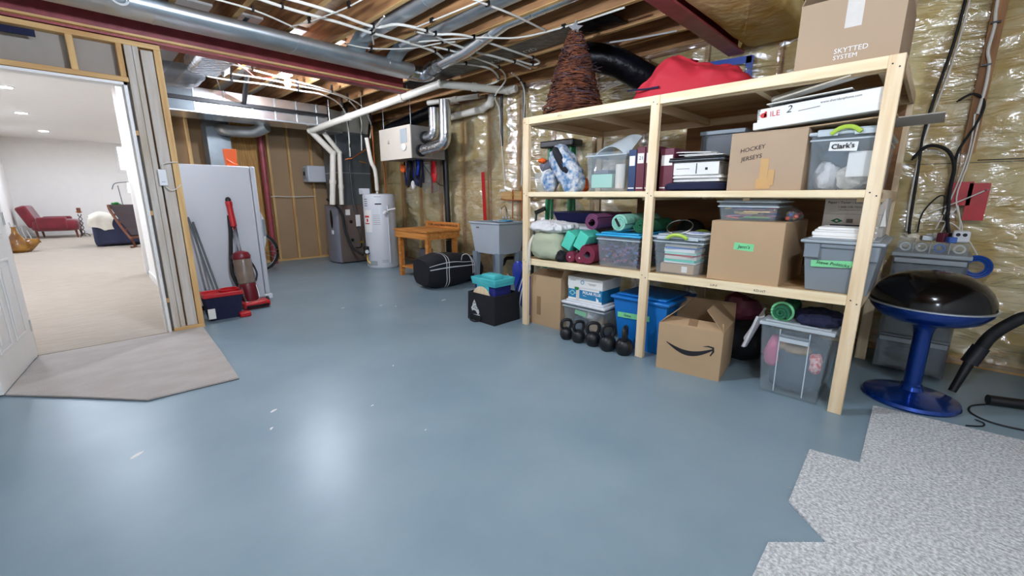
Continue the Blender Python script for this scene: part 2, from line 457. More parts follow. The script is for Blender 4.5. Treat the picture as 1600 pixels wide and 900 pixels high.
build(B().box(-0.48, 0.68, YD + 0.091, YD + 0.104, 2.145, 2.43), 'drywall_sheet', 'drywall_back', wd, smooth=False)
build(B().box(0.448, 0.68, YD + 0.091, YD + 0.104, 0.0, 2.145), 'drywall_sheet', 'rec_wall', wd, smooth=False)
t = struct(B().box(0.412, 0.432, YD - 0.004, YD + 0.115, 0, 2.10).box(-0.41, -0.39, YD - 0.004, YD + 0.115, 0, 2.10).box(-0.41, 0.432, YD - 0.004, YD + 0.115, 2.08, 2.10), 'trim_1', 'white_paint', smooth=False)
build(B().box(0.40, 0.412, YD + 0.05, YD + 0.09, 0.0, 2.08), 'door_stop', 'white_paint', t, smooth=False)
build(B().box(0.415, 0.50, YD + 0.106, YD + 0.122, 0.0, 2.16), 'casing', 'white_paint', t, smooth=False)

# partition between the finished room and the utility corner
wp = struct(B().box(0.62, 0.68, YD + 0.105, 8.25, 0, 2.86), 'wall_partition', 'rec_wall', smooth=False)
struct(B().box(0.606, 0.62, YD + 0.125, 8.26, 0, 0.11), 'baseboard_partition', 'white_paint', smooth=False)
struct(B().box(0.606, 0.70, 8.25, 8.265, 0, 0.11), 'baseboard_corner', 'white_paint', smooth=False)
# finished room
struct(B().box(-1.32, -1.3, YD + 0.1, 19.2, 0, 2.86), 'wall_rec_left', 'rec_wall', smooth=False)
struct(B().box(-1.3, 3.2, 19.2, 19.25, 0, 2.86), 'wall_rec_far', 'rec_wall', smooth=False)
struct(B().box(3.2, 3.25, 8.9, 19.25, 0, 2.86), 'wall_rec_right', 'rec_wall', smooth=False)
struct(B().box(0.62, 3.25, 8.86, 8.9, 0, 2.86), 'wall_rec_near', 'rec_wall', smooth=False)
rc = struct(B().box(-1.32, 3.25, YD + 0.1, 19.25, 2.86, 2.9), 'ceiling_rec', 'rec_ceiling', smooth=False)
struct(B().box(-1.3, 3.2, 19.185, 19.2, 0.012, 0.13), 'baseboard_far', 'white_paint', smooth=False)
wn = struct(B().box(1.12, 1.72, 19.17, 19.2, 1.95, 2.82), 'window_1', 'white_paint', smooth=False)
for i in range(3):
    for j in range(2):
        x0 = 1.20 + j * 0.235; z0 = 2.04 + i * 0.245
        build(B().box(x0, x0 + 0.205, 19.160, 19.172, z0, z0 + 0.215), 'pane', 'glow_window', wn, smooth=False)
for ri, (x, y) in enumerate(((-0.6, 6.4), (0.1, 8.2), (-0.5, 10.5), (1.6, 10.5), (-0.5, 13.5), (1.6, 13.5), (-0.3, 16.8), (1.7, 16.8))):  # recessed lights added to brighten this room, not known fittings
    d = thing('recessed_light', ['round recessed light nearest the doorway in the finished room', 'round recessed light second from the doorway in the finished room', 'left recessed light of the third row from the doorway', 'right recessed light of the third row from the doorway', 'left recessed light above the dark sofa', 'right recessed light above the dark sofa', 'left recessed light by the red armchair', 'right recessed light by the far window'][ri], 'ceiling light', (x, y, 2.845), group='recessed lights of the finished room')
    build(B().lathe([(0.085, 0.0), (0.085, 0.014), (0.11, 0.014), (0.11, 0.0)], (x, y, 2.845), 20, caps=False), 'ring', 'white_paint', d)
    build(B().lathe([(0.084, 0.006), (0.084, 0.014)], (x, y, 2.845), 20), 'lens', 'downlight', d)

# white six-panel door, open into the basement
DA = math.atan2(3.92 - 4.74, -0.5 + 0.39)
dr = thing('door_1', None, None, (-0.405, 4.735, 0.012), DA, kind='structure')
Md = ROOT[dr.name]
def dbox(x0, x1, y0, y1, z0, z1): return B().box(x0, x1, y0, y1, z0, z1).xf(Md)
build(dbox(0, 0.81, -0.018, 0.018, 0, 2.03), 'door_slab', 'white_paint', dr, smooth=False, bevel=0.002)
for x0, x1 in ((0.11, 0.36), (0.45, 0.70)):
    for z0, z1 in ((0.22, 0.78), (0.92, 1.55), (1.66, 1.92)):
        for s in (1, -1):
            a, c = (0.018, 0.026) if s > 0 else (-0.026, -0.018)
            p = build(B().box(x0, x1, a, c, z0, z0 + 0.02).box(x0, x1, a, c, z1 - 0.02, z1).box(x0, x0 + 0.02, a, c, z0 + 0.02, z1 - 0.02).box(x1 - 0.02, x1, a, c, z0 + 0.02, z1 - 0.02).xf(Md), 'panel_moulding', 'white_paint', dr, smooth=False, bevel=0.004)
            build(dbox(x0 + 0.05, x1 - 0.05, a * 0.99 if s > 0 else a, c if s > 0 else c * 0.99, z0 + 0.05, z1 - 0.05), 'raised_panel', 'white_paint', dr, smooth=False, bevel=0.006)
for s in (1, -1):
    build(B().lathe([(0.03, 0), (0.03, 0.008), (0.012, 0.012), (0.012, 0.04), (0.026, 0.05), (0.028, 0.06), (0.02, 0.072), (0.002, 0.076)], (0, 0, 0), 16).rot(-PI / 2 * s, (0, 0, 0), 'X').xf(Matrix.Translation((0.75, 0.018 * s, 0.95))).xf(Md), 'door_knob', 'chrome', dr)
for z in (0.2, 1.0, 1.8): build(B().cyl((-0.006, 0.02, z), (-0.006, 0.02, z + 0.09), 0.007).xf(Md), 'hinge', 'chrome', dr)

# outer walls ---------------------------------------------------
XE = 4.38
we = struct(B().box(4.50, 4.62, -2.3, 8.85, 0, 2.88), 'wall_east', 'concrete', smooth=False)
studs = [-2.2 + 0.0]
y = -0.10 - 0.615 * 3; studs = []
while y < 8.7: studs.append(y); y += 0.615
for y in studs:
    build(B().box(XE + 0.012, 4.498, y - 0.019, y + 0.019, 0.04, 2.60), 'stud', 'lumber_z', we, smooth=False)
build(B().box(XE + 0.012, 4.498, -2.2, 8.65, 0, 0.038), 'bottom_plate', 'lumber_y', we, smooth=False)
build(B().box(XE + 0.012, 4.498, -2.2, 8.65, 2.60, 2.638), 'top_plate', 'joist_y', we, smooth=False)
def batt_mesh(y0, y1, z0, z1, seed):
    def f(u, v):
        y = y0 + (y1 - y0) * u; z = z0 + (z1 - z0) * v
        ed = min(1, 8 * u * 1.0, 8 * (1 - u)) * min(1, 12 * v, 12 * (1 - v))
        k = noise.noise(Vector((y * 3.1, z * 3.1, seed))) * 0.016 + noise.noise(Vector((y * 9, z * 9, seed + 5))) * 0.006
        return (XE + 0.034 - 0.018 * math.sin(PI * u) ** 0.5 * ed + k * ed + 0.02 * (1 - ed), y, z)
    return B().sheet(f, 12, 24, -0.05)
for i in range(len(studs) - 1):
    for z0, z1 in ((0.04, 1.44), (1.445, 2.60)):
        build(batt_mesh(studs[i] + 0.021, studs[i + 1] - 0.021, z0, z1, i * 2.3 + z0), 'insulation_batt', 'batt', we)
def film_pt(u, v):
    y = -2.0 + 10.6 * u; z = 0.03 + 2.6 * v
    fr = ((y + 0.10) / 0.615) % 1.0
    bl = 0.016 * math.sin(PI * fr) ** 0.7
    q = Vector((y * 1.3 + 0.6 * z, z * 4.2 - y * 1.0, 1.7))
    wr = (1 - abs(noise.noise(q * 1.2))) ** 4 * 0.022 + noise.noise(Vector((y * 2.2, z * 2.6, 9))) * 0.007
    wr += (1 - abs(noise.noise(Vector((y * 4.2 + 2.1 * z, z * 9 - y * 2.2, 4))))) ** 5 * 0.011
    return (XE - 0.012 - bl - wr * (0.25 + math.sin(PI * fr)), y, z)
build(B().skin(film_pt, 420, 120), 'vapor_barrier', 'poly_film', we)
# red sheathing tape on the film
def strip(pts, wd_, m, name, parent, x=XE - 0.048):
    b = B()
    for (y0, z0), (y1, z1) in zip(pts[:-1], pts[1:]):
        b.bar((x, y0, z0), (x, y1, z1), wd_, 0.002, up=(1, 0, 0))
    return build(b, name, m, parent, smooth=False)
strip([(4.88, 1.56), (4.86, 1.2), (4.84, 0.80)], 0.075, 'tape_red', 'red_tape', we)
strip([(6.19, 1.82), (6.19, 1.26)], 0.05, 'tape_red', 'red_tape', we)
strip([(-0.06, 1.23), (-0.17, 1.23)], 0.16, 'tape_red', 'red_tape', we)
strip([(-0.20, 1.30), (-0.20, 1.05)], 0.10, 'tape_red', 'red_tape', we)
strip([(1.72, 2.40), (1.33, 2.385)], 0.06, 'tape_blue', 'blue_tape', we)
strip([(1.345, 2.41), (1.35, 2.10)], 0.06, 'tape_blue', 'blue_tape', we)
strip([(-1.4, 1.445), (-0.16, 1.452)], 0.006, 'ink', 'seam_line', we)

wn_ = struct(B().box(0.68, 4.62, 8.74, 8.85, 0, 2.88), 'wall_north', 'kraft', smooth=False)
for x in (0.75, 1.16, 1.42, 1.69, 2.00, 2.56, 2.90, 3.30, 3.75, 4.2):
    build(B().box(x - 0.019, x + 0.019, 8.65, 8.739, 0.038, 2.53), 'stud', 'lumber_z', wn_, smooth=False, bevel=0.002, segs=1)
build(B().box(0.68, 4.4, 8.65, 8.739, 0, 0.038), 'bottom_plate', 'lumber_x', wn_, smooth=False)
build(B().box(0.68, 4.4, 8.65, 8.739, 2.53, 2.60), 'top_plate', 'lumber_x', wn_, smooth=False)
for x0, x1 in ((2.58, 2.88), (2.92, 3.28), (3.32, 3.73)):
    build(B().box(x0, x1, 8.70, 8.738, 0.04, 2.53), 'kraft_panel', 'kraft', wn_, smooth=False)
build(B().box(2.02, 2.40, 8.665, 8.70, 0.0, 2.52), 'osb_sheet', 'osb', wn_, smooth=False)
build(B().tube([(2.4, 8.64, 1.18), (2.6, 8.642, 1.2), (2.9, 8.642, 1.19), (3.3, 8.642, 1.2)], 0.008, 6), 'cable_run', 'cable_white', wn_)
struct(B().box(-2.1, 4.62, -2.4, -2.3, 0, 2.88), 'wall_south', 'rec_wall', smooth=False)
struct(B().box(-2.2, -2.1, -2.4, 4.86, 0, 2.88), 'wall_west', 'rec_wall', smooth=False)

# open joist ceiling -------------------------------------------
ce = struct(B().box(-2.2, 4.62, -2.4, 4.84, 2.88, 2.93).box(0.68, 4.62, 4.84, 8.85, 2.88, 2.93), 'ceiling', 'subfloor', smooth=False)
k = -11
xs = []
x = 2.36 - 0.406 * 11
while x < 4.45:
    xs.append(x)
    y1 = 4.84 if x < 0.68 else 8.64
    build(B().box(x - 0.019, x + 0.019, -2.29, y1, 2.64, 2.878), 'joist', 'joist_y', ce, smooth=False)
    build(B().box(x - 0.0195, x + 0.0195, -2.29, y1, 2.636, 2.64), 'joist_edge', 'lumber_y', ce, smooth=False)
    x += 0.406
# insulation stuffed into the rim above the east wall
for i, y in enumerate([0.3 + 0.61 * k for k in range(13)]):
    if y > 8.2: break
for x0, x1 in zip(xs[:-1], xs[1:]):
    if x0 < 3.5: continue
    build(B().blob(((x0 + x1) / 2, 0.55, 2.76), ((x1 - x0) / 2 - 0.03, 0.75, 0.10), 20, 10, e=0.5, amp=0.03, freq=5), 'rim_batt', 'batt', ce)
build(B().blob((3.55, 1.15, 2.56), (0.80, 0.23, 0.10), 60, 20, e=0.28, amp=0.02, freq=5, seed=3), 'beam_batt', 'batt', ce)

def ibeam(name, label, x0, x1, yc, zb, zt, w=0.13, tf=0.016, tw=0.011):
    t = thing(name, label, 'beam', ((x0 + x1) / 2, yc, zb))
    build(B().box(x0, x1, yc - tw / 2, yc + tw / 2, zb + tf, zt - tf), 'web', 'maroon', t, smooth=False)
    build(B().box(x0, x1, yc - w / 2, yc + w / 2, zb, zb + tf), 'flange', 'maroon', t, smooth=False)
    build(B().box(x0, x1, yc - w / 2, yc + w / 2, zt - tf, zt), 'flange', 'maroon', t, smooth=False)
    return t
b1 = ibeam('steel_beam', 'dark red steel beam running over the doorway wall below the silver duct', -2.09, 3.0, 4.81, 2.43, 2.636)
build(B().box(-2.0, 3.0, 4.70, 4.745, 2.446, 2.462), 'nailer_strip', 'lumber_x', b1, smooth=False)
ibeam('steel_beam', 'dark red steel beam ending at the wall above the red covered bundle', -2.09, 4.33, 1.46, 2.44, 2.636)
# ---------------------------------------------------------------- pine storage shelf
XF = 2.86; XB = 4.06; Y0 = 0.2325; Y1 = 1.453; Y2 = 2.65
def zl(y): return 0.645 + (2.65 - y) * 0.017       # the lowest deck sags towards the far end
ZM = 1.248; ZT = 1.880
sh = thing('storage_shelf', 'tall pine lumber shelving unit with three decks along the insulated wall', 'shelf', ((XF + XB) / 2, Y1, 0))
PW = 0.064; PD = 0.038
for y in (Y0, Y1, Y2):
    for x0 in (XF - 0.0, XB - PD):
        build(B().box(x0, x0 + PD, y - PW / 2, y + PW / 2, 0, ZT if y != Y0 else ZT + 0.0), 'post', 'pine_z', sh, smooth=False, bevel=0.003, segs=1)
for xa in (XF + PD, XB - 2 * PD - 0.0):
    for ya, yb in ((Y0 - PW / 2, Y2 + PW / 2),):
        build(B().box(xa, xa + PD, ya, yb, ZT - 0.064, ZT - 0.013), 'rail', 'pine_y', sh, smooth=False, bevel=0.002, segs=1)
        build(B().box(xa, xa + PD, ya, yb, ZM - 0.045, ZM - 0.013), 'rail', 'pine_y', sh, smooth=False, bevel=0.002, segs=1)
        build(B().hexa([(xa, ya, zl(ya) - 0.06), (xa + PD, ya, zl(ya) - 0.06), (xa + PD, yb, zl(yb) - 0.06), (xa, yb, zl(yb) - 0.06), (xa, ya, zl(ya) - 0.013), (xa + PD, ya, zl(ya) - 0.013), (xa + PD, yb, zl(yb) - 0.013), (xa, yb, zl(yb) - 0.013)]), 'rail', 'pine_y', sh, smooth=False, bevel=0.002, segs=1)
# face boards between the posts
for ya, yb in ((Y0 + PW / 2, Y1 - PW / 2), (Y1 + PW / 2, Y2 - PW / 2)):
    build(B().box(XF + 0.004, XF + PD, ya, yb, ZT - 0.058, ZT), 'front_rail', 'pine_edge', sh, smooth=False, bevel=0.002, segs=1)
    build(B().box(XF + 0.004, XF + PD, ya, yb, ZM - 0.040, ZM), 'front_rail', 'pine_edge', sh, smooth=False, bevel=0.002, segs=1)
    build(B().hexa([(XF + 0.004, ya, zl(ya) - 0.055), (XF + PD, ya, zl(ya) - 0.055), (XF + PD, yb, zl(yb) - 0.055), (XF + 0.004, yb, zl(yb) - 0.055), (XF + 0.004, ya, zl(ya)), (XF + PD, ya, zl(ya)), (XF + PD, yb, zl(yb)), (XF + 0.004, yb, zl(yb))]), 'front_rail', 'pine_edge', sh, smooth=False, bevel=0.002, segs=1)
for y in (Y0 + 0.05, (Y0 + Y1) / 2, Y1 + 0.07, (Y1 + Y2) / 2, Y2 - 0.05):
    for z in (ZT, ZM, zl(y)):
        build(B().box(XF + 2 * PD, XB - 2 * PD, y - 0.019, y + 0.019, z - 0.064, z - 0.013), 'cross_rail', 'pine_x', sh, smooth=False)
for y in (Y0 - PW / 2, Y2 + PW / 2 - 0.02):
    for z in (ZT, ZM, zl(y)):
        build(B().box(XF + PD, XB - PD, y, y + 0.02, z - 0.064, z), 'end_rail', 'pine_x', sh, smooth=False, bevel=0.002, segs=1)
for z, n in ((ZT, 0), (ZM, 1)):
    for ya, yb in ((Y0 - 0.01, Y1), (Y1 + 0.002, Y2 + 0.01)):
        build(B().box(XF + PD, XB - PD, ya, yb, z - 0.013, z), 'deck', 'plywood', sh, smooth=False)
for ya, yb in ((Y0 - 0.01, Y1), (Y1 + 0.002, Y2 + 0.01)):
    build(B().hexa([(XF + PD, ya, zl(ya) - 0.013), (XB - PD, ya, zl(ya) - 0.013), (XB - PD, yb, zl(yb) - 0.013), (XF + PD, yb, zl(yb) - 0.013), (XF + PD, ya, zl(ya)), (XB - PD, ya, zl(ya)), (XB - PD, yb, zl(yb)), (XF + PD, yb, zl(yb))]), 'deck', 'plywood', sh, smooth=False)
# plywood backing across the right bay; deck shade is put into its tone
build(B().box(XB - PD - 0.03, XB - PD - 0.018, Y0, Y1 + 0.25, ZM, ZT - 0.07), 'back_panel', 'back_ply', sh, smooth=False)
build(B().box(XB - PD - 0.03, XB - PD - 0.018, Y0 + 0.1, 2.15, 0.68, ZM - 0.065), 'back_panel', 'back_ply', sh, smooth=False)
# lumber stamps, grain marks and screw heads
for y, z in ((Y0, 1.83), (Y0, 1.225), (Y0, 0.655), (Y1, 1.83), (Y1, 1.225), (Y1, 0.635), (Y2, 1.83), (Y2, 1.225), (Y2, 0.62)):
    for d in (-0.014, 0.014):
        build(B().cyl((XF - 0.001, y + d, z + d * 0.6), (XF + 0.004, y + d, z + d * 0.6), 0.004, n=8), 'screw', 'iron', sh)
R_ = (0, -1, 0); U_ = (0, 0, 1)
text('S-P-F', 0.022, (XF + 0.003, 0.98, zl(1.0) - 0.04), R_, U_, 'ink_grey', sh, 'lumber_stamp')
text('KD-HT', 0.022, (XF + 0.003, 0.72, zl(0.7) - 0.04), R_, U_, 'ink_grey', sh, 'lumber_stamp')
text('HT 2', 0.02, (XF + 0.003, 2.30, 1.845), R_, U_, 'ink_grey', sh, 'lumber_stamp')

# ---------------------------------------------------------------- helpers for boxes and bins
def carton(label, x0, x1, y0, y1, z0, z1, m='cardboard', name='cardboard_box', flaps=None, rz=0, tape=None, cat='box', group=None):
    c = ((x0 + x1) / 2, (y0 + y1) / 2, z0)
    t = thing(name, label, cat, c, rz, group)
    R = lambda b: b.rot(rz, c)
    if flaps is None:
        build(R(B().box(x0, x1, y0, y1, z0, z1 - 0.004)), 'body', m, t, smooth=False, bevel=0.004)
        xm = (x0 + x1) / 2
        build(R(B().box(x0 + 0.002, xm - 0.001, y0 + 0.002, y1 - 0.002, z1 - 0.004, z1)), 'flap', m, t, smooth=False)
        build(R(B().box(xm + 0.001, x1 - 0.002, y0 + 0.002, y1 - 0.002, z1 - 0.004, z1)), 'flap', m, t, smooth=False)
    else:
        build(R(B().shell(x0, x1, y0, y1, z0, z1, 0.0, 0.005)), 'body', m, t, smooth=False)
        for side, ang, ln in flaps:
            s_, c_ = math.sin(ang), math.cos(ang)      # ang 0 = closed inwards, pi/2 = upright, more = folded out
            if side in 'xX':
                xe = x0 if side == 'x' else x1; d = 1 if side == 'x' else -1
                p = [(xe, y0 + 0.004, z1), (xe, y1 - 0.004, z1), (xe + d * ln * c_, y1 - 0.004, z1 + ln * s_), (xe + d * ln * c_, y0 + 0.004, z1 + ln * s_)]
                n = (-d * s_ * 0.004, 0, c_ * 0.004)
            else:
                ye = y0 if side == 'y' else y1; d = 1 if side == 'y' else -1
                p = [(x0 + 0.004, ye, z1), (x1 - 0.004, ye, z1), (x1 - 0.004, ye + d * ln * c_, z1 + ln * s_), (x0 + 0.004, ye + d * ln * c_, z1 + ln * s_)]
                n = (0, -d * s_ * 0.004, c_ * 0.004)
            build(R(B().poly(p, n)), 'flap', m, t, smooth=False)
    return t
def front_patch(t, name, m, x, ya, yb, za, zb, tilt=0.0, th=0.0012):
    """flat label on a face looking towards -x"""
    c = (x, (ya + yb) / 2, (za + zb) / 2)
    return build(B().box(x - th, x, ya, yb, za, zb).rot(tilt, c, 'X'), name, m, t, smooth=False)
def bin_(label, x0, x1, y0, y1, z0, z1, body='clear_plastic', lid='clear_rim', taper=0.02, lidh=0.03, handle=None, name='storage_bin', group=None, rib=True, lidout=0.012, cat='storage bin'):
    t = thing(name, label, cat, ((x0 + x1) / 2, (y0 + y1) / 2, z0), 0, group)
    build(B().shell(x0, x1, y0, y1, z0, z1 - lidh, taper, 0.005), 'body', body, t, bevel=0.012, smooth=True)
    o = lidout
    build(B().box(x0 - o, x1 + o, y0 - o, y1 + o, z1 - lidh, z1 - lidh * 0.45).box(x0 + 0.02, x1 - 0.02, y0 + 0.02, y1 - 0.02, z1 - lidh * 0.45, z1), 'lid', lid, t, bevel=0.006)
    if handle:
        w = (y1 - y0) * 0.42; ym = (y0 + y1) / 2
        for xs_, d in ((x0 - o - 0.004, -1), (x1 + o + 0.004, 1)):
            pts = [(xs_, ym - w / 2, z1 - lidh * 0.9), (xs_ + d * 0.004, ym - w / 4, z1 - lidh * 0.2), (xs_ + d * 0.005, ym, z1), (xs_ + d * 0.004, ym + w / 4, z1 - lidh * 0.2), (xs_, ym + w / 2, z1 - lidh * 0.9)]
            build(B().tube(pts, 0.012, 8), 'handle', handle, t)
        for ys_ in (y0 + 0.03, y1 - 0.12):
            build(B().box(x0 - o - 0.006, x0 - o, ys_, ys_ + 0.09, z1 - lidh - 0.006, z1 - lidh * 0.4), 'latch', 'clear_rim', t, bevel=0.002)
    if rib and body == 'clear_plastic':
        build(B().box(x0 - 0.003, x1 + 0.003, y0 - 0.003, y1 + 0.003, z1 - lidh - 0.028, z1 - lidh - 0.02), 'rim', 'clear_rim', t, smooth=False)
    return t
def stick_text(t, s, size, x, y, z, m='ink', **k): return text(s, size, (x, y, z), R_, U_, m, t, **k)

# ---------------------------------------------------------------- top deck
t = carton('large brown carton standing at the near end of the top deck', 2.92, 3.52, 0.235, 0.672, ZT, 2.21, 'cardboard_tan', flaps=[('x', 0.15, 0.2), ('X', 0.6, 0.2), ('y', 0.1, 0.28), ('Y', 1.2, 0.28)])
front_patch(t, 'packing_tape', 'tape_shiny', 2.92, 0.40, 0.47, 2.06, 2.205)
stick_text(t, 'SKYTTED', 0.034, 2.919, 0.50, 1.945, 'ink_white'); stick_text(t, 'SYSTEM', 0.03, 2.919, 0.50, 1.915, 'ink_white')
# rattan tree
tr = thing('twig_tree', 'cone tree of wound reddish brown twigs with a tin star standing on the top deck', 'decorative tree', (3.11, 2.33, ZT))
K = 0.86
def twigs(n, seed, rmin, dr_):
    rnd = random.Random(seed); b = B()
    for i in range(n):
        h0 = rnd.random() ** 1.25 * 0.74; a0 = rnd.random() * 2 * PI; ln = rnd.uniform(0.9, 3.2); dz = rnd.uniform(-0.07, 0.07)
        pts = []
        for k in range(7):
            s_ = k / 6; z = min(max(h0 + dz * s_ + 0.015 * math.sin(5 * s_ + i), 0.005), 0.77)
            tt = z / 0.78
            r = (0.265 - 0.02 * tt) * (1 - tt) ** 0.75 + 0.035 if tt > 0.12 else 0.275 + 0.02 * math.sin(tt * 20)
            r = r * rmin + rnd.uniform(-dr_, dr_)
            a = a0 + ln * s_
            pts.append((3.11 + K * r * math.cos(a), 2.33 + K * r * math.sin(a), ZT + K * z))
        b.tube(pts, rnd.uniform(0.0022, 0.0042), 4, 2)
    return b
build(twigs(420, 1, 1.0, 0.018), 'twig_winding', 'rust_twig', tr, kind='stuff')
build(twigs(150, 2, 0.94, 0.03), 'twig_winding_grey', 'twig_grey', tr, kind='stuff')
b = B(); rnd = random.Random(5)
for i in range(70):
    a = rnd.uniform(-2.6, -0.4); h = rnd.uniform(0.05, 0.5); r = 0.25 * (1 - h / 0.78) + 0.05
    p = Vector((3.11 + K * r * math.cos(a), 2.33 + K * r * math.sin(a), ZT + K * h)); d = Vector((math.cos(a), math.sin(a), rnd.uniform(-0.3, 0.6))) * rnd.uniform(0.03, 0.09)
    b.tube([p, p + d * 0.5 + Vector((0, 0, 0.01)), p + d], 0.0016, 3, 1)
build(b, 'loose_twig_ends', 'twig_grey', tr, kind='stuff')
build(B().lathe([(0.17, 0.0), (0.11, 0.31), (0.04, 0.58), (0.008, 0.66)], (3.11, 2.33, ZT), 14), 'inner_frame', 'rust_twig', tr)
sp = []
for i in range(10):
    a = PI / 2 + i * PI / 5; r = 0.066 if i % 2 == 0 else 0.028
    sp.append(Vector((3.11, 2.33, ZT + 0.685)) + Vector((0.5, -0.5, 0)).normalized() * (r * math.cos(a)) + Vector((0, 0, 1)) * (r * math.sin(a)))
build(B().poly(sp, Vector((0.5, 0.5, 0)).normalized() * 0.006), 'star', 'tin_star', tr, smooth=False)
build(B().cyl((3.11, 2.33, ZT + 0.60), (3.11, 2.33, ZT + 0.66), 0.008), 'star_stem', 'tin_star', tr)
# red covered bundle
def bundle(u, v):
    return None
rb = thing('red_bundle', 'rumpled red fabric covered bundle lying on the top deck', 'fabric bundle', (3.25, 1.36, ZT))
def red_fn(u, v):
    a = 2 * PI * u; s_ = math.sin(PI * v / 2) ; rr = math.cos(PI * v / 2) ** 0.6
    yy = 1.37 + 0.42 * rr * math.copysign(abs(math.cos(a)) ** 0.7, math.cos(a)); xx = 3.22 + 0.26 * rr * math.copysign(abs(math.sin(a)) ** 0.7, math.sin(a))
    f = (yy - 0.94) / 0.86
    hmax = 0.19 * math.exp(-((f - 0.62) / 0.20) ** 2) + 0.09 * math.exp(-((f - 0.25) / 0.28) ** 2) + 0.075
    q_ = Vector((xx * 5, yy * 5, v * 1.5))
    fold = 0.016 * math.sin(9 * a + 3 * v) * rr * s_ + (0.3 - abs(noise.noise(q_))) * 0.11 * s_ + noise.noise(q_ * 3) * 0.014
    return (xx + fold * math.sin(a), yy + fold * math.cos(a), ZT + 0.004 + hmax * s_ ** 0.8 + abs(fold) * 0.4)
build(B().sheet(red_fn, 110, 40, 0.004), 'fabric', 'red_cloth', rb)
build(B().tube([(3.02, 1.76, ZT + 0.10), (2.965, 1.68, ZT + 0.085), (2.95, 1.58, ZT + 0.072), (2.945, 1.48, ZT + 0.07)], 0.007, 6), 'piping', 'navy_cloth', rb)

# ---------------------------------------------------------------- middle deck, left bay
t = thing('clear_bag_tub', 'small clear tub of wrapped packets at the far end of the middle deck', 'storage bin', (3.05, 2.56, ZM))
build(B().shell(2.93, 3.25, 2.42, 2.61, ZM, ZM + 0.17, 0.02, 0.004), 'body', 'clear_plastic', t, bevel=0.01)
build(B().blob((3.05, 2.52, ZM + 0.12), (0.09, 0.075, 0.10), amp=0.02, freq=12), 'packet', 'white_paper', t)
build(B().blob((3.04, 2.54, ZM + 0.22), (0.07, 0.06, 0.06), amp=0.02, freq=14, seed=4), 'packet', 'grey_foam', t)
build(B().blob((2.99, 2.565, ZM + 0.275), (0.03, 0.04, 0.022), amp=0.008, freq=14, seed=6), 'packet', 'orange', t)
t = thing('quilted_bag', 'blue and white patchwork print fabric bag slumped over the middle deck edge', 'bag', (2.98, 2.26, ZM))
bb = B().blob((0, 0, 0), (0.075, 0.10, 0.215), 48, 36, e=0.6, amp=0.026, freq=9, seed=2)
bb.rot(-0.62, (0, 0, 0), 'X').xf(Matrix.Translation((2.945, 2.25, ZM + 0.185)))
build(bb, 'body', 'quilt', t)
build(B().blob((0, 0, 0), (0.03, 0.035, 0.13), 16, 12, e=0.7, amp=0.01).rot(-0.62, (0, 0, 0), 'X').xf(Matrix.Translation((2.885, 2.27, ZM + 0.255))), 'opening', 'black_cloth', t)
build(B().blob((2.93, 2.42, ZM + 0.09), (0.05, 0.06, 0.085), 18, 12, e=0.7, amp=0.02, freq=10), 'side_pocket', 'quilt', t)
build(B().blob((3.03, 2.17, ZM + 0.062), (0.09, 0.075, 0.06), amp=0.02, freq=9), 'amber_bag', 'orange', label='amber brown packet between the patchwork bag and the clear bin', cat='packet')
t = bin_('clear bin holding a mint box with a grey lid leaning in it beside the binders', 2.93, 3.30, 1.69, 2.05, ZM, ZM + 0.31, lidh=0.012, lid='clear_rim', taper=0.02)
for o in [o for o in C.objects if o.parent == t and o.name.startswith('lid')]: bpy.data.objects.remove(o)
build(B().sheet(lambda u, v: (2.97 + 0.22 * v, 1.71 + 0.30 * u, ZM + 0.26 + 0.16 * v * (1 - u) + 0.05 * math.sin(PI * u) + 0.12 * (1 - u) * u), 10, 8, 0.006), 'loose_lid', 'clear_rim', t)
build(B().box(2.97, 3.12, 1.83, 2.02, ZM + 0.03, ZM + 0.135), 'mint_box', 'mint', label='pale mint green box inside the clear bin', cat='box', bevel=0.004)
build(B().box(2.99, 3.14, 1.88, 2.0, ZM + 0.137, ZM + 0.17), 'grey_case', 'grey_foam', label='flat grey case on the mint box inside the clear bin', cat='case', bevel=0.006)
build(B().cyl((2.99, 1.765, ZM + 0.02), (2.99, 1.765, ZM + 0.205), 0.04, n=20), 'cream_roll', 'cream_cloth', label='cream paper roll standing inside the clear bin', cat='roll', bevel=0.008)
def binder(label, y0, y1, m, h=0.315, x=2.94):
    t = thing('ring_binder', label, 'binder', (x + 0.14, (y0 + y1) / 2, ZM), group='binders on the middle deck')
    build(B().box(x, x + 0.012, y0, y1, ZM, ZM + h), 'spine', m, t, bevel=0.003)
    for ya in (y0, y1 - 0.004): build(B().box(x + 0.012, x + 0.29, ya, ya + 0.004, ZM, ZM + h), 'cover', m, t, smooth=False)
    build(B().box(x + 0.014, x + 0.27, y0 + 0.006, y1 - 0.006, ZM + 0.012, ZM + h - 0.02), 'pages', 'white_paper', t, smooth=False)
    front_patch(t, 'spine_label', 'white_paper', x, y0 + 0.008, y1 - 0.008, ZM + h - 0.115, ZM + h - 0.045)
    front_patch(t, 'spine_band', 'white_paper', x, y0 + 0.006, y1 - 0.006, ZM + 0.02, ZM + 0.028)
    return t
binder('navy blue ring binder beside the clear bin', 1.615, 1.675, 'navy_board', 0.30)
t = binder('wine red ring binder marked with numerals next to the navy one', 1.545, 1.610, 'wine_board')
stick_text(t, '21', 0.035, 2.937, 1.59, ZM + 0.225, 'ink')
binder('wine red ring binder half hidden behind the middle post', 1.47, 1.54, 'wine_board')
binder('wine red ring binder on the near side of the middle post', 1.33, 1.425, 'wine_board', 0.29)

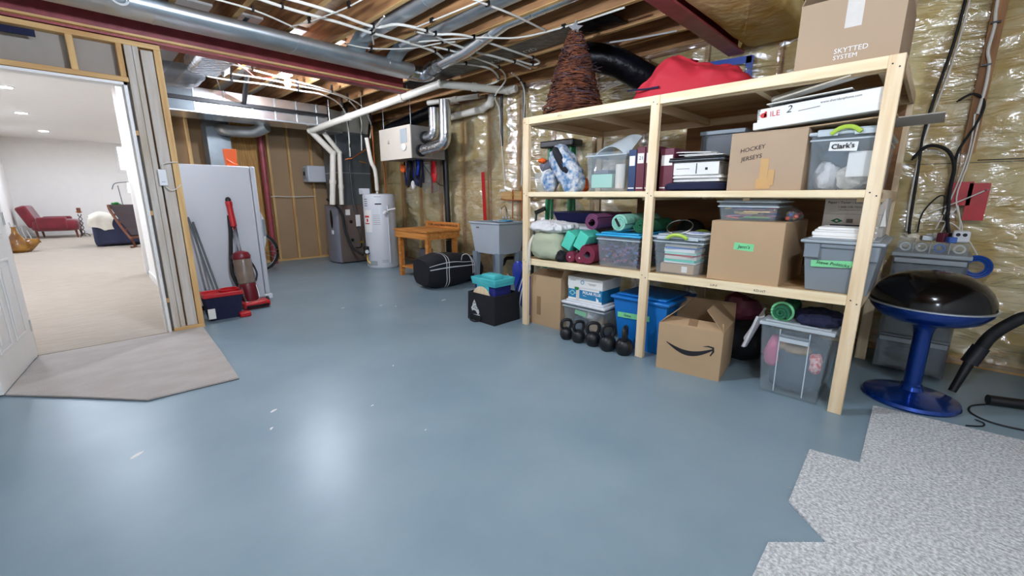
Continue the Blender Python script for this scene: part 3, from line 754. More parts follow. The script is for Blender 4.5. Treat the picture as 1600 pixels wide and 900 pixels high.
# ---------------------------------------------------------------- middle deck, right bay
build(B().blob((3.08, 1.19, ZM + 0.028), (0.18, 0.21, 0.03), 30, 10, e=0.5, amp=0.012, freq=9), 'folded_navy_cloth', 'navy_cloth', label='folded navy cloth under the stack of papers', cat='cloth', flat=None) if False else build(B().blob((3.08, 1.19, ZM + 0.030), (0.19, 0.205, 0.030), 30, 10, e=0.45, amp=0.010, freq=9), 'folded_cloth', 'navy_cloth', label='folded navy cloth under the stack of papers', cat='cloth')
z = ZM + 0.062
for i, (h, d) in enumerate(((0.012, 0.0), (0.010, 0.012), (0.012, -0.006), (0.008, 0.008))):
    build(B().box(2.955 + d, 3.20, 1.015 + d, 1.335 + d * 0.5, z, z + h).rot(0.02 * (i - 1.5), (3.08, 1.17, z)), 'paper_pad', 'white_paper',
          label=['lowest white pad of the papers on the navy cloth', 'second white pad up in the papers on the navy cloth', 'third white pad up in the papers on the navy cloth', 'thin top pad directly under the white binder'][i], cat='paper pad', group='pads in the paper stack', smooth=False, bevel=0.002)
    z += h + 0.0005
t = thing('white_binder', 'white ring binder lying on its side in the paper stack', 'binder', (3.08, 1.18, z))
build(B().box(2.95, 2.958, 1.03, 1.335, z, z + 0.085), 'spine', 'white_paper', t, bevel=0.002)
build(B().box(2.958, 3.2, 1.03, 1.335, z, z + 0.004).box(2.958, 3.2, 1.03, 1.335, z + 0.081, z + 0.085), 'cover', 'white_paper', t, smooth=False)
build(B().box(2.96, 3.18, 1.05, 1.32, z + 0.006, z + 0.078), 'pages', 'white_paper', t, smooth=False)
front_patch(t, 'spine_line', 'ink', 2.95, 1.17, 1.176, z + 0.008, z + 0.075)
front_patch(t, 'spine_mark', 'ink', 2.95, 1.10, 1.116, z + 0.03, z + 0.046)
front_patch(t, 'printed_line', 'ink_grey', 2.95, 1.22, 1.31, z + 0.040, z + 0.043)
z += 0.087
t = thing('laptop', 'closed black laptop on top of the white binder', 'laptop', (3.08, 1.17, z))
build(B().box(2.93, 3.20, 0.99, 1.36, z, z + 0.016), 'base', 'black_plastic', t, bevel=0.004)
build(B().box(2.932, 3.198, 0.992, 1.358, z + 0.018, z + 0.028), 'screen_lid', 'black_plastic', t, bevel=0.004)
front_patch(t, 'edge_line', 'grey_lid', 2.93, 1.0, 1.35, z + 0.011, z + 0.013)
z += 0.03
for i in range(3):
    zz = z + i * 0.008
    build(B().sheet(lambda u, v, zz=zz, i=i: (2.97 + 0.2 * v, 1.02 + 0.04 * i + 0.25 * u, zz + 0.007 + 0.012 * u * (i == 2) + 0.01 * math.sin(PI * v) * (i == 2)), 8, 6, 0.005), 'loose_paper', 'white_paper',
          label=['lowest loose paper sheaf on the black laptop', 'middle loose paper sheaf on the black laptop', 'curled top paper sheaf on the black laptop'][i], cat='paper', group='papers on the laptop')
t = thing('drawer_case', 'grey plastic drawer case behind the paper stack', 'drawer case', (3.5, 1.17, ZM))
build(B().shell(3.34, 3.66, 1.02, 1.31, ZM, ZM + 0.40, 0.0, 0.008), 'body', 'smoke_plastic', t, smooth=False)
build(B().box(3.325, 3.67, 1.01, 1.32, ZM + 0.40, ZM + 0.43), 'top', 'grey_tote', t, bevel=0.005)
for zz in (0.02, 0.215): build(B().box(3.33, 3.345, 1.035, 1.295, ZM + zz, ZM + zz + 0.17), 'drawer_front', 'smoke_plastic', t, bevel=0.004)
build(B().box(3.36, 3.6, 1.05, 1.2, ZM + 0.22, ZM + 0.30), 'pencil_pack', 'pencil_e', label='pink pack inside the grey drawer case', cat='pack')
t = carton('tan carton hand lettered for hockey jerseys on the middle deck', 2.93, 3.40, 0.562, 0.965, ZM, ZM + 0.345, 'cardboard_tan')
text('HOCKEY', 0.034, (2.929, 0.905, ZM + 0.225), (0, -1, 0.16), U_, 'ink', t, shear=0.2); text('JERSEYS', 0.034, (2.929, 0.895, ZM + 0.175), (0, -1, 0.16), U_, 'ink', t, shear=0.2)
front_patch(t, 'packing_tape', 'tape_clear', 2.93, 0.74, 0.785, ZM + 0.01, ZM + 0.185)
front_patch(t, 'packing_tape', 'tape_clear', 2.9285, 0.72, 0.80, ZM + 0.01, ZM + 0.07)
front_patch(t, 'packing_tape', 'tape_clear', 2.9272, 0.705, 0.738, ZM + 0.03, ZM + 0.12)
# Clark's bin
t = bin_('clear bin with a lime handle labelled for Clark on the middle deck', 2.93, 3.70, 0.235, 0.545, ZM, ZM + 0.325, handle='lime', taper=0.012, lidh=0.035)
front_patch(t, 'name_tape', 'white_paper', 2.934, 0.335, 0.458, ZM + 0.205, ZM + 0.252, 0.06)
text("Clark's", 0.036, (2.930, 0.448, ZM + 0.216), (0, -1, 0.04), U_, 'ink', t, bold=0.0008)
for i, (c, r, m, lb) in enumerate((((3.1, 0.47, ZM + 0.08), (0.1, 0.06, 0.075), 'white_cloth', 'bunched white cloth low in the Clark bin'), ((3.08, 0.35, ZM + 0.075), (0.09, 0.06, 0.07), 'cream_cloth', 'bunched cream cloth in the front of the Clark bin'),
                                   ((3.1, 0.42, ZM + 0.19), (0.09, 0.09, 0.05), 'denim', 'grey blue cloth high in the Clark bin'), ((3.35, 0.39, ZM + 0.12), (0.12, 0.1, 0.11), 'white_cloth', 'white cloth at the back of the Clark bin'), ((3.57, 0.39, ZM + 0.13), (0.07, 0.11, 0.12), 'kraft', 'brown paper bundle deep in the Clark bin'))):
    build(B().blob(c, r, 18, 12, amp=0.03, freq=10, seed=i), 'bundled_cloth', m, label=lb, cat='cloth', group='cloths in the Clark bin')
build(B().box(2.955, 2.962, 0.27, 0.37, ZM + 0.07, ZM + 0.2), 'paper_card', 'white_paper', label='cream card standing behind the front of the Clark bin', cat='card')
# pile on top of the carton and Clark's bin
z = ZM + 0.348
def slab(label, name, m, x0, x1, y0, y1, z0, h, ry=0.0, cat='box', rz=0.0, bevel=0.002):
    """flat piece leaning about the x axis by ry"""
    c = ((x0 + x1) / 2, (y0 + y1) / 2, z0)
    return build(B().box(x0, x1, y0, y1, z0, z0 + h).rot(ry, c, 'X').rot(rz, c), name, m, label=label, cat=cat, smooth=False, bevel=bevel, origin=c)
slab('thin brown cardboard sheet under the long white box', 'cardboard_sheet', 'cardboard', 2.95, 3.45, 0.20, 0.80, z, 0.008, -0.05, 'cardboard')
slab('grey cardboard flap jutting past the near end of the shelf', 'cardboard_sheet', 'cardboard_grey', 3.05, 3.45, 0.03, 0.5, z + 0.012, 0.006, -0.03, 'cardboard')
t = thing('long_white_box', 'long white printed carton lying tilted across the pile', 'box', (3.05, 0.53, z + 0.02))
c0 = (3.05, 0.53, z + 0.075)
TL = -0.07
build(B().box(2.905, 3.20, 0.24, 0.825, z + 0.026, z + 0.135).rot(TL, c0, 'X'), 'body', 'white_paper', t, smooth=False, bevel=0.003)
build(B().box(2.90, 3.205, 0.235, 0.845, z + 0.024, z + 0.064).rot(TL, c0, 'X'), 'tray', 'white_paper', t, smooth=False, bevel=0.003)
rt = (0, -math.cos(TL), -math.sin(TL))
def wl(y, zz): return Matrix.Translation(Vector(c0)) @ Matrix.Rotation(TL, 4, 'X') @ Matrix.Translation(-Vector(c0)) @ Vector((2.904, y, zz))
text('ILE', 0.042, wl(0.76, z + 0.085), rt, U_, 'ink_red', t); text('2', 0.055, wl(0.68, z + 0.09), rt, U_, 'ink', t, shear=0.3)
text('www.sheridanphone.com', 0.017, wl(0.52, z + 0.108), rt, U_, 'ink_grey', t)
text('ITEM8', 0.022, wl(0.812, z + 0.078), (0, 0, 1), (0, 1, 0), 'ink', t)
b = B(); b.poly([wl(0.805 - 0.012 + 0.016 * math.cos(a), z + 0.098 + 0.014 * math.sin(a)) for a in [i * PI / 6 for i in range(12)]], (-0.001, 0, 0)); build(b, 'red_emblem', 'ink_red', t, smooth=False)
b = B(); b.poly([wl(0.79, z + 0.085), wl(0.775, z + 0.085), wl(0.775, z + 0.118), wl(0.786, z + 0.118)], (-0.001, 0, 0)); build(b, 'red_emblem_wing', 'ink_red', t, smooth=False)
b = B(); b.poly([wl(0.62, z + 0.088), wl(0.52, z + 0.093), wl(0.52, z + 0.096), wl(0.62, z + 0.091)], (-0.001, 0, 0)); build(b, 'handle_slot', 'ink_grey', t, smooth=False)
slab('dark folder lying on the long white box', 'folder', 'black_plastic', 2.99, 3.20, 0.30, 0.78, z + 0.148, 0.008, TL, 'folder')
slab('open white folder under the paper tube', 'folder', 'white_paper', 2.96, 3.22, 0.40, 0.80, z + 0.160, 0.006, TL, 'folder')
t = thing('paper_tube', 'rolled white paper tube sticking up toward the near post', 'paper roll', (3.0, 0.53, z + 0.17))
p = Vector((3.10, 0.80, z + 0.19)); q = Vector((2.93, 0.30, z + 0.255))
a_, b_ = frame(q - p); vs = []; n = 20
bt = B()
for rr, (pp, qq) in ((0.024, (p, q)), (0.0205, (q, p))): bt.cyl(pp, qq, rr, n=n, caps=False)
build(bt, 'outer_sheet', 'white_paper', t)
build(B().sheet(lambda u, v: p.lerp(q, 0.1 + 0.75 * u) + a_ * (0.026 + 0.075 * v) - b_ * (0.03 * v * v), 10, 6, 0.002), 'loose_edge', 'cream_cloth', t)

# ---------------------------------------------------------------- low deck, left bay
t = thing('sage_bedroll', 'sage green bundled bedding tied with white cord at the far end of the low deck', 'bedding', (3.0, 2.43, zl(2.4)))
build(B().blob((3.03, 2.44, zl(2.4) + 0.125), (0.19, 0.175, 0.125), 48, 30, e=0.62, amp=0.02, freq=7), 'bundle', 'sage_cloth', t)
build(B().tube([(2.90, 2.58, zl(2.5) + 0.22), (2.85, 2.59, zl(2.5) + 0.13), (2.838, 2.585, zl(2.5) + 0.0), (2.842, 2.595, zl(2.5) - 0.13)], 0.007, 6), 'cord', 'cream_cloth', t)
build(B().tube([(2.89, 2.57, zl(2.5) + 0.22), (2.845, 2.57, zl(2.5) + 0.13), (2.836, 2.568, zl(2.5) + 0.0), (2.842, 2.565, zl(2.5) - 0.10)], 0.006, 6), 'cord', 'cream_cloth', t)
build(B().blob((3.03, 2.44, zl(2.4) + 0.29), (0.17, 0.20, 0.05), 56, 30, e=0.7, amp=0.03, freq=11, seed=3), 'rumpled_blanket', 'white_cloth', label='rumpled white patterned blanket on the sage bedding', cat='blanket')
build(B().blob((2.905, 2.25, zl(2.25) + 0.045), (0.05, 0.06, 0.045), amp=0.02, freq=16), 'dark_glove', 'black_cloth', label='dark glove between the sage bedding and the red dumbbell', cat='glove')
for i, (z0, h, w) in enumerate(((0.0, 0.16, 0.0), (0.162, 0.15, 0.01))):
    t = thing('white_drawer_box', ['lower white box stacked behind the rumpled blanket', 'upper white box with a label under the navy tray'][i], 'box', (3.5, 2.45, zl(2.45) + z0 + 0.02), group='white boxes on the low deck')
    build(B().box(3.30, 3.70, 2.22 + w, 2.72 - 0.08, zl(2.45) + z0 + 0.004, zl(2.45) + z0 + h), 'body', 'white_plastic', t, bevel=0.006)
    front_patch(t, 'paper_label', 'white_paper', 3.30, 2.40, 2.55, zl(2.45) + z0 + 0.07, zl(2.45) + z0 + 0.14)
    build(B().box(3.285, 3.30, 2.25, 2.36, zl(2.45) + z0 + 0.05, zl(2.45) + z0 + 0.10), 'pull', 'grey_lid', t, bevel=0.003)
z = zl(2.45) + 0.314
t = thing('navy_tray', 'dark blue plastic tray on the upper white box', 'tray', (3.5, 2.4, z))
build(B().shell(3.28, 3.75, 2.10, 2.66, z + 0.004, z + 0.09, 0.03, 0.006), 'body', 'navy_tray', t, bevel=0.012)
build(B().box(3.26, 3.77, 2.08, 2.68, z + 0.09, z + 0.10), 'rim', 'navy_tray', t, bevel=0.004)
def block(label, y, z, ang):
    c = (2.98, y, z)
    build(B().box(2.90, 3.12, y - 0.05, y + 0.05, z - 0.075, z + 0.075).rot(ang, c, 'X'), 'yoga_block', 'teal_foam', label=label, cat='yoga block', bevel=0.006, group='teal foam blocks')
z = zl(2.1)
block('teal foam block leaning beside the dark glove', 2.185, z + 0.185, 0.45)
block('teal foam block leaning against the blue lidded bin', 2.055, z + 0.19, 0.48)
def roll(label, y, z, r, m_out, m_in, x0=2.90, x1=3.5, name='yoga_mat', cat='yoga mat', turns=3.2, hole=0.42, group=None):
    b = B(); prof = []
    n = int(turns * 20)
    for i in range(n + 1):
        s_ = i / n; a = s_ * turns * 2 * PI; rr = r * (hole + (1 - hole) * s_) ; prof.append((rr * math.cos(a), rr * math.sin(a)))
    th = r * (1 - hole) / turns * 0.86
    vs = []; fs = []
    for x in (x0, x1):
        for k in (0, 1):
            for (py, pz) in prof:
                l = math.hypot(py, pz); f = (l - k * th) / l if l else 1; vs.append((x, y + py * f, z + pz * f))
    N = n + 1
    for i in range(n):
        fs += [(i, i + 1, 2 * N + i + 1, 2 * N + i), (N + i, 3 * N + i, 3 * N + i + 1, N + i + 1), (i, N + i, N + i + 1, i + 1), (2 * N + i, 2 * N + i + 1, 3 * N + i + 1, 3 * N + i)]
    fs += [(n, N + n, 3 * N + n, 2 * N + n), (0, 2 * N, 3 * N, N)]
    b.add(vs, fs)
    t = thing(name, label, cat, ((x0 + x1) / 2, y, z - r), group=group)
    build(b, 'rolled_sheet', m_out, t)
    if m_in: build(B().cyl((x0 + 0.004, y, z), (x1 - 0.01, y, z), r * hole * 0.98, n=18, caps=False), 'inner_turn', m_in, t)
    return t
roll('grey and burgundy yoga mat roll resting on the low deck', 1.975, zl(2) + 0.088, 0.084, 'burgundy_foam', 'grey_foam', 2.885, 3.4, group='rolled mats')
b = B()
for k in range(2):
    y = 2.155 - k * 0.10; zz = zl(y) + 0.051
    t = thing('dumbbell', ['crimson dumbbell end beside the dark glove', 'crimson dumbbell end tucked beside the grey burgundy mat roll'][k], 'dumbbell', (3.0, y, zl(y)), group='crimson dumbbells')
    for x in (2.89, 3.05): build(B().cyl((x, y, zz), (x + 0.06, y, zz), 0.05, n=8), 'head', 'burgundy_foam', t, bevel=0.008)
    build(B().cyl((2.95, y, zz), (3.05, y, zz), 0.016), 'grip', 'burgundy_foam', t)
    build(B().cyl((2.888, y, zz), (2.89, y, zz), 0.008, n=10), 'hub', 'cream_cloth', t)
t = bin_('clear bin with a bright blue lid full of small toys on the low deck', 2.885, 3.40, 1.515, 1.885, zl(1.7), zl(1.7) + 0.275, lid='blue_lid', taper=0.02, lidh=0.03)
b = B(); rnd = random.Random(11)
for i in range(260):
    c = (2.93 + rnd.random() * 0.42, 1.545 + rnd.random() * 0.31, zl(1.7) + 0.015 + rnd.random() * 0.15)
    s_ = rnd.uniform(0.008, 0.02); b.box(c[0] - s_, c[0] + s_, c[1] - s_, c[1] + s_, c[2] - s_ / 2, c[2] + s_ / 2)
build(b, 'loose_bricks', 'toy_mix', kind='stuff', label='loose small toy bricks inside the blue lidded bin', cat='toys', smooth=False)
zz = zl(1.7) + 0.275
roll('purple yoga mat roll lying above the teal blocks', 1.945, zz + 0.072, 0.07, 'purple_foam', 'black_rubber', 2.89, 3.45, turns=2.4, hole=0.5, group='rolled mats')
t = roll('pale green patterned mat roll on the blue lidded bin', 1.70, zz + 0.075, 0.072, 'mint_roll', None, 2.89, 3.45, turns=3.5, hole=0.1, group='rolled mats')
build(B().bar((2.886, 1.73, zz + 0.11), (2.886, 1.69, zz + 0.05), 0.018, 0.006, up=(1, 0, 0)), 'strap_clip', 'black_plastic', t)
roll('green towel roll squeezed beside the middle post', 1.555, zz + 0.06, 0.058, 'green_cloth', None, 2.95, 3.4, name='towel_roll', cat='towel', turns=3, hole=0.1)

# ---------------------------------------------------------------- low deck, right bay
zb = zl(1.25)
t = bin_('clear bin with a lime handle full of books beside the middle post', 2.885, 3.30, 1.055, 1.405, zb, zb + 0.285, handle='lime', taper=0.022, lidh=0.03)
t2 = carton('low brown carton with a shipping label inside the clear book bin', 2.925, 3.1, 1.12, 1.36, zb + 0.008, zb + 0.075, name='small_carton')
front_patch(t2, 'shipping_label', 'white_paper', 2.925, 1.165, 1.205, zb + 0.02, zb + 0.062)
cols = ['white_paper', 'teal_foam', 'cream_cloth', 'red_plastic', 'mint', 'white_paper', 'pencil_b', 'cream_cloth']
z = zb + 0.08
for i, m in enumerate(cols):
    h = 0.010 + 0.006 * (i % 3); an = (0.10, -0.06, 0.16, -0.2, 0.12, -0.1, 0.25, 0.05)[i]
    build(B().box(2.93, 3.1, 1.12, 1.34, z, z + h).rot(an * 0.5, (3.02, 1.23, z)), 'picture_book', m, label=['white', 'teal', 'cream', 'red', 'mint', 'plain white', 'blue', 'topmost cream'][i] + ' book in the pile inside the clear book bin', cat='book', group='books in the clear bin', smooth=False)
    z += h + 0.001
for i, (y, m) in enumerate(((1.33, 'black_gloss'), (1.155, 'black_gloss'))):
    t = thing('exercise_ball', ['large dark exercise ball behind the clear book bin', 'dark exercise ball half hidden by the name taped carton'][i], 'ball', (3.42 + 0.05 * i, y, zl(1.2)), group='dark exercise balls')
    build(B().blob((3.56 + 0.05 * i, 1.42 - 0.245 * i, zl(1.2) + 0.235), (0.125, 0.125, 0.125), 32, 20), 'ball', 'navy_board' if False else 'black_rubber', t)
    build(B().lathe([(0.12, 0.0), (0.12, 0.012), (0.07, 0.10), (0.085, 0.112)], (3.56 + 0.05 * i, 1.42 - 0.245 * i, zl(1.2)), 20), 'stand', 'black_plastic', t)
build(B().tube([(2.93 + 0.12 * (1 + math.cos(a)) * 0.5, 1.27 + 0.09 * math.sin(a), zb + 0.288 + 0.05 * (1 - math.sin(a)) * 0.0 + 0.045 * (1 + math.cos(a))) for a in [i * PI / 12 for i in range(24)]], 0.004, 6, 1, closed=True), 'wire_hoop', 'chrome', label='thin silver hoop leaning on the lime handled lid', cat='hoop')
t = thing('hanger_bundle', 'blue and white net racket on the clear book bin lid', 'racket', (3.0, 1.12, zb + 0.287))
build(B().tube([(2.93 + 0.06 * math.cos(a), 1.115 + 0.075 * math.sin(a), zb + 0.297) for a in [i * PI / 12 for i in range(24)]], 0.005, 6, 1, closed=True), 'frame', 'white_plastic', t)
for k in range(5): build(B().cyl((2.89 + 0.02 * k, 1.06, zb + 0.297), (2.89 + 0.02 * k, 1.17, zb + 0.297), 0.0018, n=5), 'string', 'pencil_b', t)
build(B().tube([(2.93, 1.045, zb + 0.297), (2.92, 1.0, zb + 0.30), (2.90, 0.985, zb + 0.30)], 0.006, 6), 'grip', 'white_plastic', t)
zj = zl(0.8)
t = carton('large brown carton with a green name tape on the low deck', 2.89, 3.50, 0.60, 1.018, zj, zj + 0.385)
front_patch(t, 'name_tape', 'tape_green', 2.89, 0.755, 0.868, zj + 0.205, zj + 0.250, 0.05)
stick_text(t, "Jenn's", 0.03, 2.8885, 0.845, zj + 0.218, 'ink', shear=0.2)
zp = zj + 0.385
t = bin_('small clear box of pencils standing on the name taped carton', 2.93, 3.25, 0.66, 1.0, zp, zp + 0.135, taper=0.015, lidh=0.022, name='pencil_box', cat='storage box')
rnd = random.Random(3)
for i in range(46):
    y = 0.69 + rnd.random() * 0.26; zz = zp + 0.012 + rnd.random() * 0.075; x = 2.955 + rnd.random() * 0.2; a = rnd.uniform(-0.35, 0.35)
    build(B().cyl((x, y - 0.08 * math.cos(a) * 0 - 0.0, zz), (x + 0.09 * math.sin(a), min(y + 0.14, 0.965) if i % 2 else max(y - 0.14, 0.69), zz + rnd.uniform(-0.008, 0.012)), 0.004, n=6), 'colour_pencil', 'pencil_' + 'abcde'[i % 5],
          label=['orange red', 'blue', 'yellow', 'green', 'pink'][i % 5] + ' pencil among those in the small clear box', cat='pencil', group='pencils in the small clear box, ' + 'abcde'[i % 5])
t = thing('toy_bag', 'clear bag of small coloured toys beside the pencil box', 'bag', (3.1, 0.62, zp))
build(B().blob((3.06, 0.605, zp + 0.042), (0.07, 0.045, 0.042), 18, 12, amp=0.012, freq=20), 'film', 'clear_plastic', t)
for i in range(16):
    rnd2 = random.Random(i); build(B().blob((3.02 + rnd2.random() * 0.08, 0.58 + rnd2.random() * 0.05, zp + 0.016 + rnd2.random() * 0.045), (0.016, 0.014, 0.013), 8, 6), 'toy', ('pencil_a', 'brass', 'pencil_b', 'wine_plastic')[i % 4], t)
zg = zl(0.35)
t = thing('grey_tote', 'grey lidded tote with a green name tape behind the near post', 'storage tote', (3.2, 0.35, zg))
build(B().shell(2.89, 3.45, 0.16, 0.50, zg, zg + 0.275, 0.03, 0.006), 'body', 'grey_tote', t, bevel=0.014)
build(B().box(2.872, 3.47, 0.145, 0.515, zg + 0.275, zg + 0.292).box(2.90, 3.44, 0.175, 0.485, zg + 0.292, zg + 0.302), 'lid', 'grey_lid', t, bevel=0.006)
build(B().box(2.882, 2.905, 0.42, 0.495, zg + 0.19, zg + 0.275).box(2.882, 2.905, 0.165, 0.24, zg + 0.19, zg + 0.275).box(2.882, 2.905, 0.24, 0.42, zg + 0.25, zg + 0.275), 'handle_frame', 'grey_tote', t, bevel=0.006)
build(B().box(2.899, 2.903, 0.24, 0.42, zg + 0.20, zg + 0.25), 'handle_recess', 'grey_tote', t, smooth=False)
front_patch(t, 'name_tape', 'tape_green', 2.896, 0.245, 0.455, zg + 0.145, zg + 0.182, -0.06)
text('Steve Politicks et', 0.026, (2.893, 0.432, zg + 0.160), (0, -1, -0.06), U_, 'ink', t, shear=0.2)
zz = zg + 0.303
for i in range(4):
    h = (0.012, 0.02, 0.010, 0.014)[i]
    build(B().box(2.90 + 0.01 * i, 3.12, 0.20 + 0.008 * (i % 2), 0.47 - 0.02 * (i == 3), zz, zz + h).rot((0.03, -0.05, 0.08, -0.02)[i], (3.0, 0.33, zz)), 'white_folder', 'white_paper',
          label=['lowest', 'second', 'third', 'topmost'][i] + ' white folder piled on the grey tote lid', cat='folder', group='folders on the grey tote', smooth=False, bevel=0.002)
    zz += h + 0.0008
t = carton('printed office paper carton behind the white folders on the grey tote', 3.15, 3.42, 0.185, 0.47, zg + 0.303, zg + 0.303 + 0.215, 'cardboard_grey')
zc = zg + 0.303
stick_text(t, 'Paper - Toner - Office Products', 0.019, 3.149, 0.455, zc + 0.185, 'ink'); stick_text(t, '1-888-258-7000', 0.017, 3.149, 0.405, zc + 0.160, 'ink_grey'); stick_text(t, 'www.officeproducts.com', 0.010, 3.149, 0.40, zc + 0.146, 'ink_grey')
front_patch(t, 'lid_line', 'ink_grey', 3.15, 0.186, 0.469, zc + 0.124, zc + 0.1255)
build(B().poly([(3.149, 0.43, zc + 0.085), (3.149, 0.40, zc + 0.10), (3.149, 0.37, zc + 0.085), (3.149, 0.40, zc + 0.072)], (-0.001, 0, 0)), 'green_emblem', 'green_cloth', t, smooth=False)
build(B().poly([(3.147, 0.41, zc + 0.085), (3.147, 0.40, zc + 0.093), (3.147, 0.39, zc + 0.085), (3.147, 0.40, zc + 0.079)], (-0.001, 0, 0)), 'emblem_centre', 'cardboard_grey', t, smooth=False)
front_patch(t, 'barcode', 'ink_grey', 3.15, 0.325, 0.355, zc + 0.075, zc + 0.098)
front_patch(t, 'navy_band', 'navy_cloth', 3.15, 0.29, 0.43, zc + 0.055, zc + 0.064)
build(B().poly([(3.13, 0.20, zc + 0.062), (3.13, 0.175, zc + 0.062), (3.13, 0.19, zc + 0.16)], (0.003, 0, 0)), 'paper_corner', 'white_paper', label='upright white paper wedge at the near side of the office carton', cat='paper', smooth=False)

# ---------------------------------------------------------------- on the floor under the shelf
t = carton('brown carton with flaps open on the floor at the far end of the shelf', 2.96, 3.35, 2.295, 2.665, 0.0, 0.475, 'cardboard', flaps=[('X', 2.0, 0.18), ('y', 1.9, 0.12), ('x', 0.25, 0.18)])
front_patch(t, 'packing_tape', 'cardboard_dark', 2.96, 2.53, 2.58, 0.10, 0.28)
t = bin_('low clear bin with a white lid behind the kettlebells', 2.95, 3.30, 1.83, 2.26, 0.0, 0.315, lid='white_plastic', taper=0.03, lidh=0.04)
front_patch(t, 'green_tape', 'tape_green', 2.972, 2.02, 2.14, 0.185, 0.225, 0.1)
for i, (c, r, m) in enumerate((((3.08, 2.13, 0.08), (0.09, 0.08, 0.07), 'denim'), ((3.1, 1.97, 0.09), (0.1, 0.08, 0.08), 'kraft'), ((3.06, 2.05, 0.19), (0.07, 0.11, 0.05), 'white_cloth'))):
    build(B().blob(c, r, 16, 10, amp=0.02, freq=10, seed=i), 'stored_cloth', m, label=['blue grey', 'tan', 'white'][i] + ' bundle inside the white lidded bin', cat='cloth', group='bundles in the white lidded bin')
zz = 0.318
t = thing('paper_case', 'white and blue printed case of copy paper on the white lidded bin', 'box', (3.12, 2.04, zz))
build(B().box(2.975, 3.26, 1.872, 2.222, zz, zz + 0.12), 'body', 'paper_blue', t, smooth=False, bevel=0.003)
build(B().box(2.970, 3.265, 1.867, 2.227, zz + 0.115, zz + 0.205), 'lid', 'white_paper', t, smooth=False, bevel=0.004)
front_patch(t, 'white_band', 'white_paper', 2.975, 1.872, 2.222, zz, zz + 0.018); front_patch(t, 'white_band', 'white_paper', 2.975, 1.90, 2.222, zz + 0.095, zz + 0.116)
front_patch(t, 'tape_strip', 'tape_shiny', 2.973, 2.10, 2.135, zz + 0.002, zz + 0.11)
stick_text(t, 'POLAR PLUS', 0.033, 2.972, 2.065, zz + 0.066, 'ink_white', bold=0.0012); stick_text(t, 'Office', 0.016, 2.972, 2.065, zz + 0.045, 'ink_white')
build(B().poly([(2.9735, 2.212, zz + 0.06), (2.9735, 2.175, zz + 0.085), (2.9735, 2.138, zz + 0.06), (2.9735, 2.175, zz + 0.035)], (-0.001, 0, 0)), 'diamond_mark', 'mint', t, smooth=False)
build(B().poly([(2.972, 2.20, zz + 0.06), (2.972, 2.175, zz + 0.077), (2.972, 2.15, zz + 0.06), (2.972, 2.175, zz + 0.043)], (-0.001, 0, 0)), 'diamond_centre', 'paper_blue', t, smooth=False)
build(B().blob((2.972, 2.13, zz + 0.108), (0.0015, 0.025, 0.022), 10, 6), 'leaf_mark', 'leaf', t)
build(B().tube([(2.9685, 2.07 + 0.016 * math.cos(a), zz + 0.165 + 0.016 * math.sin(a)) for a in [i * PI / 8 for i in range(16)]], 0.003, 5, 1, closed=True), 'round_mark', 'paper_blue', t)
front_patch(t, 'small_print', 'ink_grey', 2.970, 1.93, 2.01, zz + 0.160, zz + 0.163); front_patch(t, 'small_print', 'ink_grey', 2.970, 1.94, 2.00, zz + 0.150, zz + 0.153); front_patch(t, 'small_print', 'ink_grey', 2.970, 2.14, 2.20, zz + 0.172, zz + 0.175)
build(B().poly([(2.974, 1.93, zz + 0.055), (2.974, 1.905, zz + 0.035), (2.974, 1.90, zz + 0.02), (2.974, 1.925, zz + 0.012)], (-0.001, 0, 0)), 'bear_mark', 'ink_white', t, smooth=False)
# blue tote
t = thing('blue_tote', 'translucent blue tote with a green name tape beside the middle post', 'storage tote', (3.2, 1.53, 0))
build(B().shell(2.965, 3.45, 1.30, 1.755, 0, 0.405, 0.045, 0.006), 'body', 'blue_tote', t, bevel=0.02)
build(B().box(2.945, 3.47, 1.28, 1.775, 0.405, 0.43).box(2.985, 3.43, 1.32, 1.735, 0.43, 0.448), 'lid', 'blue_tote', t, bevel=0.008)
front_patch(t, 'name_tape', 'tape_green', 2.975, 1.44, 1.715, 0.255, 0.298, -0.04)
text('Steve', 0.03, (2.972, 1.66, 0.268), (0, -1, -0.04), U_, 'ink', t, shear=0.2)
# kettlebells
kb0 = None
for i, (x, y, s_) in enumerate(((2.815, 2.112, 0.90), (2.82, 1.986, 0.95), (2.835, 1.852, 1.02), (2.825, 1.705, 1.10), (2.842, 1.565, 1.14))):
    lb = ['smallest black kettlebell at the far end of the row', 'second black kettlebell from the brown carton', 'middle black kettlebell of the row of five', 'fourth black kettlebell in front of the blue tote', 'largest black kettlebell next to the middle post'][i]
    M = Matrix.Translation((x, y, 0)) @ Matrix.Rotation((-0.6, -0.5, -0.75, -0.55, 0.35)[i], 4, 'Z') @ Matrix.Scale(s_, 4)
    if kb0 is None:
        kb0 = thing('kettlebell', lb, 'kettlebell', (x, y, 0), group='kettlebells in front of the shelf')
        kb0.matrix_world = M; ROOT[kb0.name] = M
        build(B().lathe([(0.001, 0.0), (0.036, 0.0), (0.05, 0.012), (0.062, 0.045), (0.06, 0.075), (0.045, 0.102), (0.02, 0.115), (0.001, 0.117)], (0, 0, 0), 22).xf(M), 'bell', 'iron', kb0)
        build(B().tube([(0.030, 0, 0.098), (0.048, 0, 0.135), (0.045, 0, 0.172), (0.022, 0, 0.19), (-0.022, 0, 0.19), (-0.045, 0, 0.172), (-0.048, 0, 0.135), (-0.030, 0, 0.098)], 0.0145, 10).xf(M), 'handle', 'iron', kb0)
    else: copy_tree(kb0, M, lb)
